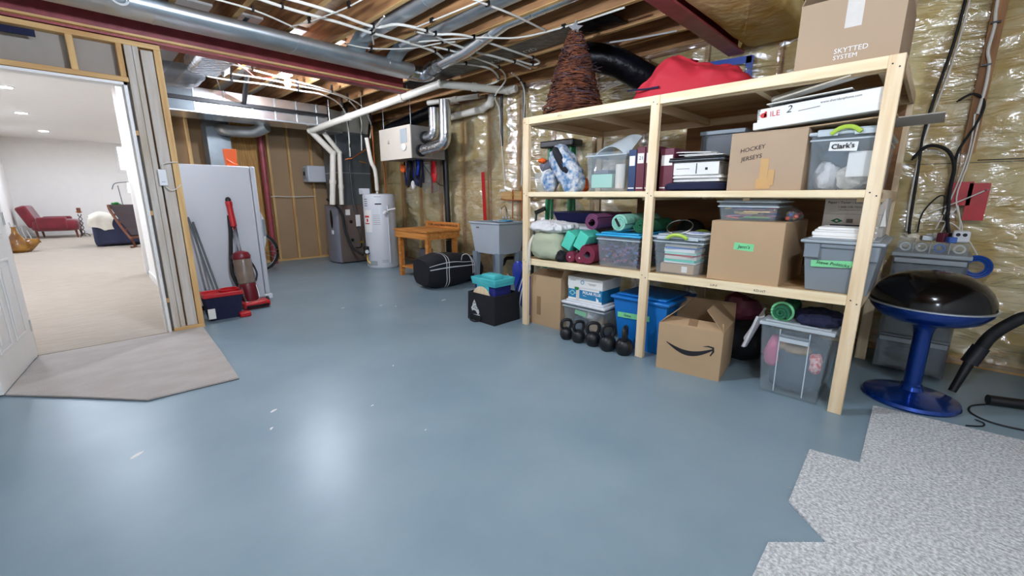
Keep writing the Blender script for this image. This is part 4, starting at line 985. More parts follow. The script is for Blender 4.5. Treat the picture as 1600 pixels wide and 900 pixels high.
# smile carton
def rotc(t_): return t_
t = thing('smile_carton', 'brown shipping carton with a black smile arrow and raised flaps', 'box', (3.0, 1.07, 0), 0.0)
CZ = 0.335
Mx = Matrix.Translation((2.78, 1.27, 0)) @ Matrix.Rotation(0.13, 4, 'Z')
def am(b): return b.xf(Mx)
build(am(B().shell(0, 0.40, -0.42, 0, 0, CZ, 0.0, 0.005)), 'body', 'cardboard', t, smooth=False)
def quadp(*p): return B().poly(p, (0, 0, 0.004))
build(am(quadp((0, -0.418, CZ), (0, -0.002, CZ), (0.10, -0.03, CZ + 0.035), (0.10, -0.40, CZ + 0.035))), 'flap', 'cardboard', t, smooth=False)
build(am(quadp((0.002, -0.42, CZ), (0.398, -0.42, CZ), (0.37, -0.30, CZ + 0.13), (0.03, -0.30, CZ + 0.13))), 'flap', 'cardboard', t, smooth=False)
build(am(quadp((0.002, 0, CZ), (0.398, 0, CZ), (0.37, -0.13, CZ + 0.12), (0.03, -0.13, CZ + 0.12))), 'flap', 'cardboard', t, smooth=False)
build(am(quadp((0.40, -0.418, CZ), (0.40, -0.002, CZ), (0.50, -0.03, CZ + 0.10), (0.50, -0.40, CZ + 0.10))), 'flap', 'cardboard', t, smooth=False)
build(am(B().poly([(0.02, -0.25, CZ + 0.0115), (0.098, -0.24, CZ + 0.039), (0.098, -0.18, CZ + 0.039), (0.02, -0.19, CZ + 0.0115)], (0, 0, 0.001))), 'packing_tape', 'cardboard_dark', t, smooth=False)
up_ = []; lo_ = []
for i in range(17):
    s_ = i / 16; yy = -0.062 - 0.30 * s_; dip = 0.062 * math.sin(PI * s_ * 0.92 + 0.12); zc_ = 0.215 - dip + 0.004 * s_
    w_ = 0.003 + 0.013 * math.sin(PI * s_) + 0.004 * s_
    up_.append((-0.0012, yy, zc_ + w_)); lo_.append((-0.0012, yy, zc_ - w_))
build(am(B().poly(up_ + lo_[::-1], (0.0008, 0, 0))), 'smile_mark', 'ink', t, smooth=False)
ar = [(-0.300, 0.222), (-0.335, 0.236), (-0.372, 0.232), (-0.376, 0.200), (-0.356, 0.165), (-0.350, 0.170), (-0.363, 0.200), (-0.361, 0.222), (-0.336, 0.226)]
build(am(B().poly([(-0.0014, y_, z_) for y_, z_ in ar], (0.0008, 0, 0))), 'arrow_mark', 'ink', t, smooth=False)
build(B().blob((3.5, 1.0, 0.16), (0.22, 0.26, 0.16), 22, 14, e=0.7, amp=0.05, freq=5), 'dark_duffel', 'black_cloth', label='dark fabric bag in the shadow behind the smile carton', cat='bag')
build(B().blob((3.40, 0.93, 0.40), (0.10, 0.13, 0.09), 22, 14, amp=0.03, freq=9), 'brown_cloth', 'wine_board', label='brown cloth bundle on the dark bag under the low deck', cat='cloth')
# clear tall bin
t = thing('tall_clear_bin', 'tall clear bin of clothes on the floor beside the near post', 'storage bin', (3.1, 0.47, 0))
build(B().shell(2.875, 3.32, 0.295, 0.655, 0, 0.44, 0.03, 0.005), 'body', 'clear_plastic', t, bevel=0.02)
build(B().box(2.865, 3.33, 0.285, 0.665, 0.44, 0.462).box(2.89, 3.30, 0.31, 0.64, 0.462, 0.472), 'lid', 'clear_rim', t, bevel=0.008)
for y in (0.40, 0.55): build(B().bar((2.873, y, 0.43), (2.900, y, 0.02), 0.006, 0.004, up=(1, 0, 0)), 'rib', 'clear_rim', t)
build(B().box(2.862, 2.882, 0.40, 0.55, 0.385, 0.40), 'handle_slot', 'grey_tote', t, bevel=0.003); build(B().box(2.864, 2.88, 0.40, 0.55, 0.355, 0.383), 'handle', 'clear_rim', t, bevel=0.004)
for i, (c, r, m, lb) in enumerate((((3.09, 0.47, 0.175), (0.175, 0.135, 0.165), 'denim', 'blue grey clothes filling the tall clear bin'), ((2.98, 0.585, 0.25), (0.07, 0.045, 0.10), 'pink_cloth', 'pink garment at the far side of the tall clear bin'),
                                   ((2.955, 0.37, 0.24), (0.045, 0.035, 0.06), 'gingham', 'red checked cloth in the tall clear bin'), ((2.955, 0.48, 0.305), (0.05, 0.085, 0.03), 'kraft', 'tan cloth near the top of the tall clear bin'), ((2.985, 0.50, 0.345), (0.03, 0.03, 0.02), 'red_plastic', 'small red cloth knot in the tall clear bin'))):
    build(B().blob(c, r, 36, 24, e=0.5 if i == 0 else 0.8, amp=0.014, freq=11, seed=i), 'folded_garment', m, label=lb, cat='clothes', group='clothes in the tall clear bin')
roll('rolled green blanket tied with a light green ribbon on the tall clear bin', 0.565, 0.472 + 0.053, 0.052, 'green_cloth', None, 2.88, 3.2, name='blanket_roll', cat='blanket', turns=2.6, hole=0.15)
o = [o for o in C.objects if o.name.startswith('blanket_roll')][0]
build(B().tube([(2.93, 0.565 + 0.056 * math.cos(a), 0.525 + 0.056 * math.sin(a)) for a in [i * PI / 10 for i in range(20)]], 0.008, 6, 1, closed=True), 'ribbon', 'tape_green', o)
build(B().blob((3.03, 0.385, 0.503), (0.15, 0.115, 0.034), 48, 20, e=0.7, amp=0.028, freq=12, seed=9), 'navy_garment', 'navy_cloth', label='folded navy garment on the tall clear bin', cat='clothes')
def towel(u, v):
    return (2.93 + 0.2 * u, 0.70 + 0.10 * v * (0.6 + 0.4 * u) + 0.01 * math.sin(9 * u), 0.47 - 0.22 * v - 0.02 * math.sin(4 * u))
build(B().sheet(towel, 12, 10, 0.012), 'waffle_towel', 'white_cloth', label='white waffle towel hanging beside the tall clear bin', cat='towel')
# ---------------------------------------------------------------- carpets on the basement floor
mt = thing('carpet_mat', 'cut piece of beige carpet lying in front of the doorway', 'carpet', (0.1, 4.0, 0))
MP = [(-0.49, 3.93), (-0.18, 3.58), (0.118, 3.219), (0.36, 3.205), (0.595, 3.186), (0.63, 3.9), (0.66, 4.735), (0.42, 4.735), (-0.38, 4.735)]
build(B().poly([(x, y, 0.004) for x, y in MP], (0, 0, 0.010)), 'pile', 'carpet_mat', mt, smooth=False)
build(B().poly([(x, y, 0.0) for x, y in MP], (0, 0, 0.004)), 'backing', 'carpet_edge', mt, smooth=False)
rg = thing('woven_rug', 'speckled pale grey carpet offcut with notched edges in the near corner', 'carpet', (2.2, -0.6, 0))
RP = [(3.118, 0.08), (2.366, 0.068), (2.33, 0.255), (1.844, 0.241), (1.698, 0.092), (1.55, 0.242), (0.75, 0.236), (0.75, -1.6), (3.22, -1.6), (3.18, -0.5)]
build(B().poly([(x, y, 0.001) for x, y in RP], (0, 0, 0.009)), 'weave', 'rug_weave', rg, smooth=False)
build(B().poly([(x, y, 0.0) for x, y in RP], (0, 0, 0.001)), 'backing', 'carpet_edge', rg, smooth=False)
rnd = random.Random(2); b = B()
for i in range(90):
    k = rnd.randrange(6); p = Vector((*RP[k], 0.006)); q = Vector((*RP[k + 1], 0.006)); c = p.lerp(q, rnd.random())
    d = Vector((rnd.uniform(-1, 1), rnd.uniform(-1, 1), 0.1)) * rnd.uniform(0.008, 0.02); b.tube([c, c + d], 0.0006, 3, 0)
build(b, 'frayed_threads', 'cream_cloth', rg, kind='stuff')

# ---------------------------------------------------------------- kettle grill on a pedestal
gr = thing('pedestal_grill', 'black domed grill with a metallic blue bowl on a blue pedestal', 'grill', (3.40, -0.065, 0))
c = (3.40, -0.065, 0)
build(B().lathe([(0.222, 0.0), (0.229, 0.012), (0.222, 0.03), (0.18, 0.045), (0.10, 0.058), (0.06, 0.07), (0.046, 0.10)], c, 48), 'base', 'grill_blue', gr)
build(B().lathe([(0.05, 0.085), (0.05, 0.10), (0.042, 0.11), (0.042, 0.42), (0.05, 0.46), (0.075, 0.49)], c, 28), 'stem', 'grill_blue', gr)
build(B().lathe([(0.05, 0.482), (0.16, 0.50), (0.225, 0.53), (0.262, 0.575), (0.268, 0.598)], c, 48), 'bowl', 'grill_blue', gr)
build(B().lathe([(0.266, 0.598), (0.276, 0.600), (0.276, 0.607), (0.266, 0.610)], c, 48, caps=False), 'rim_band', 'galv', gr)
build(B().lathe([(0.268, 0.609), (0.262, 0.65), (0.24, 0.70), (0.20, 0.745), (0.14, 0.78), (0.07, 0.798), (0.001, 0.803)], c, 48), 'dome_lid', 'black_gloss', gr)
build(B().tube([(3.30, -0.335, 0.012), (3.29, -0.37, 0.006), (3.24, -0.36, 0.005), (3.19, -0.30, 0.005)], 0.004, 6), 'power_cord', 'black_rubber', gr)
# ---------------------------------------------------------------- drawer tower and trays
t = thing('drawer_tower', 'smoky plastic drawer tower behind the pedestal grill', 'drawer tower', (4.0, -0.03, 0))
build(B().shell(3.86, 4.22, -0.21, 0.15, 0.03, 0.82, 0.0, 0.008), 'frame', 'smoke_plastic', t, smooth=False)
build(B().box(3.85, 4.23, -0.22, 0.16, 0.82, 0.845), 'top', 'grey_lid', t, bevel=0.004)
for i, (z0, z1) in enumerate(((0.05, 0.26), (0.28, 0.49), (0.51, 0.64), (0.66, 0.81))):
    d = build(B().shell(3.845, 4.18, -0.195, 0.135, z0, z1, 0.01, 0.005), 'drawer', 'clear_plastic' if i else 'clear_plastic', t, bevel=0.006)
    build(B().box(3.835, 3.85, -0.2, 0.14, z1 - 0.03, z1), 'drawer_lip', 'grey_lid', d, bevel=0.003)
for z in (0.27, 0.50, 0.65): build(B().box(3.85, 4.22, -0.205, 0.145, z - 0.006, z + 0.006), 'divider', 'grey_tote', t, smooth=False)
for i, (c, r, m, lb) in enumerate((((3.98, 0.0, 0.09), (0.09, 0.11, 0.03), 'lime', 'lime green papers in the lowest tower drawer'), ((3.98, -0.02, 0.13), (0.1, 0.12, 0.015), 'white_paper', 'white papers in the lowest tower drawer'), ((3.97, -0.06, 0.34), (0.09, 0.08, 0.05), 'cardboard_grey', 'tan bundle in the second tower drawer'),
                                   ((3.97, 0.08, 0.35), (0.08, 0.05, 0.05), 'wine_plastic', 'dark red bundle in the second tower drawer'), ((3.92, 0.09, 0.735), (0.02, 0.045, 0.045), 'pink_cloth', 'round pink tin in the top tower drawer'), ((3.94, -0.05, 0.70), (0.06, 0.09, 0.03), 'white_paper', 'white spools in the top tower drawer'))):
    build(B().blob(c, r, 16, 10, amp=0.01, freq=12, seed=i), 'drawer_item', m, label=lb, cat='craft supply', group='items inside the drawer tower')
t = thing('craft_organizer', 'clear compartment tray crowded with small craft parts on the drawer tower', 'organizer', (4.0, -0.03, 0.846))
build(B().shell(3.86, 4.2, -0.2, 0.145, 0.846, 0.92, 0.004, 0.004), 'tray', 'clear_plastic', t, smooth=False)
for y in (-0.11, -0.02, 0.06): build(B().box(3.864, 4.196, y - 0.0015, y + 0.0015, 0.85, 0.915), 'divider', 'clear_rim', t, smooth=False)
for i, (y, m) in enumerate(((0.1, 'white_plastic'), (0.02, 'cream_cloth'), (-0.065, 'pencil_b'), (-0.155, 'cream_cloth'))):
    build(B().tube([(3.90, y + 0.024 * math.cos(a), 0.882 + 0.024 * math.sin(a)) for a in [k * PI / 8 for k in range(16)]], 0.006, 6, 1, closed=True), 'ring_spool', m, label=['white ring in the craft tray', 'cream ring in the craft tray', 'blue ring in the craft tray', 'pale ring at the near end of the craft tray'][i], cat='craft part', group='rings in the craft tray')
rnd = random.Random(8)
for i in range(8):
    y = -0.18 + rnd.random() * 0.3; x = 3.89 + rnd.random() * 0.26; s_ = rnd.uniform(0.015, 0.035)
    m = ('black_plastic', 'white_plastic', 'cream_cloth', 'pencil_b', 'wine_board', 'galv', 'white_paper', 'black_plastic')[i % 8]
    build(B().box(x - s_, x + s_, y - s_, y + s_, 0.922, 0.922 + rnd.uniform(0.02, 0.06)).rot(rnd.uniform(-0.6, 0.6), (x, y, 0.92)), 'craft_pot', m, label='small ' + ('black', 'white', 'cream', 'blue', 'wine', 'steel', 'paper white', 'dark')[i % 8] + ' craft pot piled on the compartment tray', cat='craft part', group='craft pots on the tray', bevel=0.004)
t = thing('punch_tool', 'white two eyed plastic punch standing on the craft tray', 'craft tool', (3.95, -0.15, 0.93))
build(B().box(3.90, 3.98, -0.19, -0.11, 0.925, 1.00), 'body', 'white_plastic', t, bevel=0.012)
for y in (-0.135, -0.165): build(B().cyl((3.896, y, 0.975), (3.902, y, 0.975), 0.011, n=12), 'hole', 'ink', t)
b = B()
for k in range(7):
    r = 0.075 - 0.005 * k; b.tube([(4.26 + 0.008 * (k % 3), -0.265 + r * math.cos(a), 0.74 + r * math.sin(a)) for a in [i * PI / 12 for i in range(24)]], 0.006, 5, 1, closed=True)
build(b, 'coiled_cable', 'blue_hose', label='coil of blue cable hanging behind the drawer tower', cat='cable', kind=None)

# ---------------------------------------------------------------- shop vacuum at the right edge
t = thing('shop_vacuum', 'black shop vacuum with hose and extension wand at the near wall', 'vacuum', (4.0, -0.72, 0))
cv = (4.02, -0.78, 0)
build(B().lathe([(0.13, 0.10), (0.16, 0.13), (0.165, 0.36), (0.155, 0.40)], cv, 28), 'tank', 'shop_vac', t)
build(B().lathe([(0.165, 0.40), (0.17, 0.43), (0.14, 0.52), (0.08, 0.56), (0.001, 0.57)], cv, 28), 'motor_head', 'black_plastic', t)
for k in range(4):
    a = PI / 4 + k * PI / 2 + 0.3; x = cv[0] + 0.17 * math.cos(a); y = cv[1] + 0.17 * math.sin(a)
    w_ = build(B().cyl((x - 0.015, y, 0.034), (x + 0.015, y, 0.034), 0.033, n=16), 'caster', 'black_rubber', t)
    build(B().bar((cv[0] + 0.10 * math.cos(a), cv[1] + 0.10 * math.sin(a), 0.11), (x, y, 0.075), 0.05, 0.05), 'caster_arm', 'black_plastic', w_)
build(B().tube([(3.92, -0.62, 0.44), (3.80, -0.50, 0.53), (3.78, -0.42, 0.47), (3.77, -0.36, 0.38), (3.76, -0.33, 0.29)], 0.033, 12), 'hose', 'black_rubber', t)
build(B().cyl((3.765, -0.335, 0.31), (3.745, -0.30, 0.20), 0.042, n=16), 'hose_cuff', 'shop_vac', t)
build(B().cyl((3.745, -0.30, 0.20), (3.70, -0.255, 0.012), 0.026, 0.02, n=16), 'crevice_nozzle', 'black_plastic', t)
build(B().cyl((3.63, -0.40, 0.032), (3.78, -0.78, 0.032), 0.030, n=18), 'extension_wand', 'black_plastic', label='black plastic wand lying on the floor near the speckled carpet', cat='vacuum wand')
build(B().tube([(3.62, -0.40, 0.006), (3.52, -0.33, 0.005), (3.40, -0.33, 0.005), (3.33, -0.42, 0.005), (3.36, -0.60, 0.005), (3.48, -0.95, 0.005)], 0.005, 6), 'floor_cable', 'black_rubber', label='black power cord looping on the floor beside the wand', cat='cord')

# ---------------------------------------------------------------- wiring on the near part of the east wall
xw = XE - 0.075
def wire(name, label, pts, r, m, cat='cable', group=None): return build(B().tube([(xw - 0.0, y, z) if len(p) == 2 else p for p in pts for (y, z) in [(p[-2], p[-1])]], r, 7), name, m, label=label, cat=cat, group=group)
wire('black_cable', 'long black cable dropping from the ceiling beside the cardboard flap', [(0.06, 2.62), (0.06, 2.48), (0.075, 2.2), (0.13, 1.7), (0.12, 1.3), (0.11, 1.0), (0.10, 0.94)], 0.009, 'black_rubber')
wire('grey_cable', 'grey cable running beside the long black one', [(0.035, 2.62), (0.04, 2.45), (0.06, 2.1), (0.125, 1.6), (0.135, 1.2), (0.12, 0.96)], 0.006, 'pvc')
wire('dark_cable', 'thick black cable bundle passing the red tape', [(0.17, 1.47), (0.10, 1.56), (0.0, 1.53), (-0.055, 1.42), (-0.06, 1.25), (-0.08, 1.05), (-0.10, 0.96)], 0.012, 'black_rubber')
wire('dark_cable', 'curled black cable tail above the red tape', [(0.0, 1.84), (-0.07, 1.88), (-0.13, 1.82), (-0.12, 1.70), (-0.06, 1.52), (-0.06, 1.40)], 0.008, 'black_rubber')
wire('dark_cable', 'thin black cable looping up from the craft tray', [(0.06, 0.95), (0.055, 1.09), (-0.0, 1.2), (-0.04, 1.21), (-0.05, 1.10), (-0.07, 1.04)], 0.005, 'black_rubber')
for i, pts in enumerate(([(-0.10, 1.75), (-0.11, 1.5), (-0.075, 1.2), (-0.03, 0.98)], [(-0.125, 1.75), (-0.12, 1.45), (-0.10, 1.2), (-0.16, 1.0), (-0.155, 0.93)], [(-0.115, 1.15), (-0.145, 1.03), (-0.15, 0.93)], [(-0.24, 1.26), (-0.12, 1.18), (0.02, 1.1)], [(0.03, 1.04), (-0.10, 1.03), (-0.20, 0.92), (-0.27, 0.80)], [(-0.11, 1.13), (-0.08, 1.05), (-0.06, 0.96)])):
    wire('white_wire', ['white wire slanting left past the red tape', 'white wire dropping straight from the stud bundle', 'white wire ending at the punch tool', 'white wire crossing the red tape sideways', 'white wire drooping over to the blue coil', 'short white wire behind the punch tool'][i], pts, 0.0045, 'cable_white', group='white wires by the red tape')
t = wire('white_conduit', 'kinked white cable stapled up the bare stud', [(-0.088, 2.60), (-0.09, 2.38), (-0.10, 2.28), (-0.095, 2.14), (-0.115, 2.05), (-0.12, 1.9), (-0.11, 1.75)], 0.009, 'cable_white')
for z in (2.30, 2.05): build(B().box(xw - 0.012, xw + 0.01, -0.125, -0.08, z - 0.005, z + 0.005), 'staple', 'black_plastic', t)
build(B().box(XE - 0.052, XE - 0.045, -0.14, -0.075, 1.5, 2.60), 'exposed_stud_strip', 'joist_z', we, smooth=False)

# ---------------------------------------------------------------- step ladder behind the shelf
t = thing('step_ladder', 'green step ladder with a black cap leaning behind the shelf', 'ladder', (4.2, 3.3, 0))
for y, x0, x1 in ((3.50, 4.16, 4.24), (3.12, 4.16, 4.24)):
    yt = 3.31 + (y - 3.31) * 0.85
    build(B().bar((x0 - 0.01, y, 0.0), (4.20, yt, 1.80), 0.03, 0.06), 'rail', 'ladder_green', t, smooth=False)
    build(B().bar((4.28, y, 0.0), (4.25, yt, 1.80), 0.025, 0.03), 'rear_rail', 'ladder_green', t, smooth=False)
for k in range(5): build(B().box(4.13, 4.22, 3.12 + 0.006 * k, 3.50 - 0.006 * k, 0.28 + 0.3 * k, 0.30 + 0.3 * k), 'step', 'galv', t, smooth=False)
build(B().box(4.10, 4.30, 3.06, 3.56, 1.78, 1.86), 'cap', 'black_plastic', t, bevel=0.015)
t = thing('folding_stand', 'grey and black folding bracket resting by the ladder foot', 'bracket', (4.1, 3.62, 0.8))
build(B().bar((4.10, 3.66, 0.60), (4.10, 3.60, 1.0), 0.02, 0.02), 'tube', 'galv_dark', t, smooth=False)
build(B().bar((4.10, 3.62, 1.0), (4.10, 3.46, 1.06), 0.035, 0.05), 'hinge', 'black_plastic', t, bevel=0.006)
build(B().bar((4.10, 3.67, 0.0), (4.10, 3.655, 0.62), 0.03, 0.03), 'foot', 'black_plastic', t, smooth=False)

# ---------------------------------------------------------------- laundry tub and water pipes
t = thing('laundry_tub', 'pale grey plastic laundry tub on slim legs against the wall', 'laundry tub', (4.05, 4.26, 0))
build(B().shell(3.79, 4.29, 3.97, 4.55, 0.44, 0.86, 0.045, 0.012), 'basin', 'tub_plastic', t, bevel=0.012)
build(B().box(3.775, 4.305, 3.955, 3.985, 0.845, 0.87).box(3.775, 4.305, 4.535, 4.565, 0.845, 0.87).box(3.775, 3.81, 3.985, 4.535, 0.845, 0.87).box(4.20, 4.305, 3.985, 4.535, 0.845, 0.87), 'rim', 'tub_plastic', t, bevel=0.006)
for x in (3.85, 4.22):
    for y in (4.03, 4.49): build(B().hexa([(x - 0.02, y - 0.025, 0), (x + 0.02, y - 0.025, 0), (x + 0.02, y + 0.025, 0), (x - 0.02, y + 0.025, 0), (x - 0.04, y - 0.045, 0.46), (x + 0.04, y - 0.045, 0.46), (x + 0.04, y + 0.045, 0.46), (x - 0.04, y + 0.045, 0.46)]), 'leg', 'leg_grey', t, smooth=False)
front_patch(t, 'maker_mark', 'ink_grey', 3.788, 4.36, 4.42, 0.785, 0.80)
build(B().tube([(4.05, 4.26, 0.44), (4.05, 4.26, 0.30), (4.08, 4.26, 0.24), (4.15, 4.26, 0.26), (4.2, 4.26, 0.33), (4.34, 4.26, 0.33)], 0.025, 10), 'drain_trap', 'black_plastic', t)
f_ = build(B().tube([(4.25, 4.30, 0.87), (4.25, 4.30, 1.02), (4.20, 4.28, 1.07), (4.12, 4.26, 1.04), (4.11, 4.26, 0.98)], 0.012, 8), 'faucet', 'chrome', t)
for y in (4.24, 4.36): build(B().lathe([(0.012, 0), (0.012, 0.03), (0.028, 0.035), (0.028, 0.055), (0.005, 0.06)], (4.25, y, 0.87), 12), 'tap_handle', 'chrome', f_)
build(B().box(4.05, 4.2, 4.1, 4.25, 0.872, 0.885).rot(0.3, (4.1, 4.2, 0.87)), 'soap_tray', 'blue_lid', label='small light blue tray on the laundry tub rim', cat='tray', bevel=0.004)
wb = thing('pipe_board', 'wood board on the wall carrying two copper water pipes above the tub', 'board', (4.30, 4.12, 1.15))
build(B().box(4.285, 4.31, 3.78, 4.45, 1.16, 1.27), 'board', 'lumber_y', wb, smooth=False, bevel=0.003)
for y in (4.20, 4.02):
    build(B().cyl((4.275, y, 0.90), (4.275, y, 1.30), 0.009, n=10), 'copper_pipe', 'copper', wb)
    build(B().cyl((4.255, y, 1.22), (4.28, y, 1.22), 0.016, n=10), 'valve', 'brass', wb)
build(B().tube([(4.275, 4.43, 1.17), (4.27, 4.3, 1.155), (4.27, 4.0, 1.155), (4.275, 3.80, 1.18)], 0.008, 8), 'bent_pipe', 'copper', wb)
build(B().box(4.262, 4.285, 4.33, 4.44, 1.27, 1.305), 'paper_tag', 'pvc', wb, smooth=False)

# ---------------------------------------------------------------- duffel, tote and workbench
t = thing('duffel_bag', 'large black sports duffel with paired white stripes in front of the workbench', 'duffel bag', (3.45, 4.72, 0))
def duf(a, s, grow=0.0):
    """closed cross-section (y, z) at position s along x"""
    e = 1 - 0.25 * abs(2 * s - 1) ** 4
    cy = math.copysign(abs(math.cos(a)) ** 0.62, math.cos(a)); cz = math.copysign(abs(math.sin(a)) ** 0.62, math.sin(a))
    x = 3.06 + 0.80 * s
    h = 0.22 + 0.02 * math.sin(5 * s) ; k = noise.noise(Vector((x * 5, cy * 1.6, cz * 1.6))) * 0.022
    return Vector((x, 4.70 + cy * (0.24 * e + k + grow), 0.222 + cz * (h * e + (k if cz > -0.6 else 0) + grow)))
def ring_mesh(s0, s1, ns, na, grow, a0=0, a1=2 * PI):
    b = B(); vs = [duf(a0 + (a1 - a0) * i / na, s0 + (s1 - s0) * j / ns, grow) for j in range(ns + 1) for i in range(na + 1)]
    W = na + 1; fs = [(j * W + i, j * W + i + 1, (j + 1) * W + i + 1, (j + 1) * W + i) for j in range(ns) for i in range(na)]
    if grow == 0: fs += [tuple(range(na))[::-1], tuple(ns * W + i for i in range(na))]
    return b.add(vs, fs)
build(ring_mesh(0, 1, 26, 40, 0), 'body', 'black_cloth', t)
for s0 in (0.30, 0.345): build(ring_mesh(s0, s0 + 0.014, 1, 60, 0.004), 'stripe', 'white_stripe', t)
for a0 in (PI + 0.10 - 2 * 0.12 + 0.0, PI - 0.26 - 0.12): build(ring_mesh(0.02, 0.98, 24, 1, 0.004, a0, a0 + 0.045), 'stripe', 'white_stripe', t)
for d in (0, 0.045): build(B().tube([duf(PI - 0.45, 0.62, 0.01), duf(PI - 0.7, 0.66, 0.02) + Vector((0, -0.01, 0.03)), duf(PI - 0.75, 0.78, 0.02) + Vector((0, -0.02, 0.03)), duf(PI - 0.2, 0.86 + d, 0.015), duf(PI + 0.2, 0.88 + d, 0.01)], 0.006, 6), 'carry_strap', 'white_stripe', t)
build(B().blob((3.95, 4.72, 0.17), (0.16, 0.16, 0.17), 20, 12, amp=0.04, freq=8), 'dark_backpack', 'black_cloth', label='slumped dark backpack between the duffel and the wall', cat='backpack')
t = thing('fabric_tote', 'black fabric tote with a white emblem on the floor beyond the shelf', 'tote bag', (2.79, 3.0, 0))
TM = Matrix.Translation((2.635, 3.19, 0))
build(B().shell(2.62, 2.96, 2.815, 3.20, 0, 0.285, -0.006, 0.008), 'body', 'black_cloth', t, bevel=0.03, segs=3)
build(B().box(2.616, 2.964, 2.811, 3.204, 0.262, 0.288).box(2.632, 2.948, 2.827, 3.188, 0.240, 0.289), 'hem', 'black_cloth', t) if False else None
em = [(3.115, 0.105), (3.135, 0.095), (3.15, 0.125), (3.13, 0.15), (3.125, 0.17), (3.10, 0.215), (3.075, 0.17), (3.07, 0.15), (3.035, 0.115), (3.03, 0.085), (3.05, 0.07), (3.085, 0.105)]
build(B().poly([(2.6165, y, z) for y, z in em], (-0.0012, 0, 0)), 'emblem', 'white_stripe', t, smooth=False)
for i, (y, z) in enumerate(((3.09, 0.15), (3.11, 0.135), (3.06, 0.125), (3.10, 0.18), (3.085, 0.13))): build(B().cyl((2.6155, y, z), (2.6145, y, z), 0.007, n=8), 'emblem_detail', 'black_cloth', t)
front_patch(t, 'emblem_caption', 'ink_white', 2.6165, 3.02, 3.15, 0.058, 0.066, -0.10)
build(B().tube([(2.612, 3.16, 0.06), (2.60, 3.155, 0.02), (2.58, 3.11, 0.008), (2.58, 3.05, 0.008), (2.60, 3.01, 0.02), (2.612, 3.0, 0.06)], 0.008, 6), 'handle', 'black_cloth', t)
t = thing('beach_bag', 'teal and navy cooler bag standing in the black tote', 'cooler bag', (2.78, 3.02, 0.02))
build(B().tbox(2.66, 2.90, 2.86, 3.15, 0.012, 0.37, 0.01), 'body', 'blue_cloth', t, bevel=0.02)
build(B().box(2.652, 2.66, 2.93, 3.10, 0.12, 0.37), 'front_pocket', 'teal_cloth', t, bevel=0.003)
build(B().shell(2.64, 2.92, 2.83, 3.18, 0.36, 0.435, 0.012, 0.012), 'collar', 'teal_cloth', t, bevel=0.008)
build(B().box(2.72, 2.86, 2.93, 3.12, 0.38, 0.46), 'folded_top', 'teal_cloth', t, bevel=0.02)
build(B().cyl((2.648, 3.02, 0.27), (2.652, 3.02, 0.27), 0.022, n=14), 'badge', 'white_plastic', t)
dd = [(3.15, 0.20)] + [(3.015 + 0.135 * math.cos(a), 0.215 + 0.14 * math.sin(a)) for a in [i * PI / 12 for i in range(13)]] + [(2.88, 0.20)]
build(B().poly([(2.632, y, z) for y, z in dd], (0.008, 0, 0)), 'wood_disc', 'pine_z', label='round topped pale wooden board slipped in the front of the black tote', cat='board', smooth=False)
t = thing('snow_tube', 'folded blue and black inflatable leaning behind the cooler bag', 'inflatable', (3.2, 2.95, 0))
build(B().blob((0, 0, 0), (0.05, 0.13, 0.30), 20, 16, amp=0.02, freq=8).rot(-0.35, (0, 0, 0), 'X').xf(Matrix.Translation((3.15, 2.93, 0.27))), 'folds', 'royal_plastic', t)
for k in range(3): build(B().tube([(3.09, 3.02 - 0.04 * k, 0.05), (3.085, 2.98 - 0.04 * k, 0.25), (3.10, 2.90 - 0.04 * k, 0.48)], 0.006, 6), 'seam', 'white_stripe' if k else 'black_cloth', t)
wbx = thing('workbench', 'small orange stained wooden workbench with a lettered backboard', 'workbench', (3.66, 5.42, 0))
build(B().box(3.36, 3.97, 4.98, 5.87, 0.70, 0.725), 'top', 'bench_wood', wbx, smooth=False, bevel=0.003)
build(B().box(3.375, 3.395, 5.0, 5.85, 0.60, 0.70), 'apron', 'bench_wood', wbx, smooth=False); build(B().box(3.935, 3.955, 5.0, 5.85, 0.60, 0.70), 'apron', 'bench_wood', wbx, smooth=False)
for y in (5.0, 5.83): build(B().box(3.395, 3.935, y, y + 0.02, 0.60, 0.70), 'apron', 'bench_wood', wbx, smooth=False)
for x in (3.40, 3.87):
    for y in (5.025, 5.76): build(B().box(x, x + 0.065, y, y + 0.065, 0, 0.70), 'leg', 'bench_wood', wbx, smooth=False, bevel=0.003)
build(B().box(3.42, 3.92, 5.03, 5.82, 0.13, 0.15), 'shelf', 'bench_wood', wbx, smooth=False)
bk = build(B().box(3.95, 3.968, 5.0, 5.87, 0.725, 0.815), 'backboard', 'bench_wood', wbx, smooth=False, bevel=0.003)
text('HOME HANDYMAN WORKSHOP', 0.052, (3.949, 5.80, 0.75), R_, U_, 'ink_brown', bk, bold=0.001)
build(B().box(3.62, 3.75, 5.40, 5.58, 0.15, 0.42), 'tool_case', 'grey_foam', label='grey case standing on the workbench lower shelf', cat='case', bevel=0.012)
build(B().cyl((4.22, 5.55, 0), (4.22, 5.55, 0.50), 0.09, n=18), 'black_bucket', 'black_plastic', label='black sump canister at the foot of the drain pipe', cat='canister', bevel=0.01)
t = thing('drain_pipe', 'vertical black drain pipe on the insulated wall beside the workbench', 'pipe', (4.29, 5.68, 0.5))
build(B().cyl((4.27, 5.68, 0.50), (4.27, 5.72, 1.96), 0.045, n=18), 'pipe', 'black_plastic', t)
build(B().cyl((4.27, 5.68, 0.50), (4.27, 5.68, 0.60), 0.056, n=18), 'coupling', 'black_plastic', t)
build(B().tube([(4.26, 6.35, 1.76), (4.25, 6.1, 1.55), (4.22, 5.85, 1.40), (4.20, 5.70, 1.37)], 0.007, 6), 'thin_hose', 'black_rubber', label='thin black hose curving to the drain pipe', cat='hose')

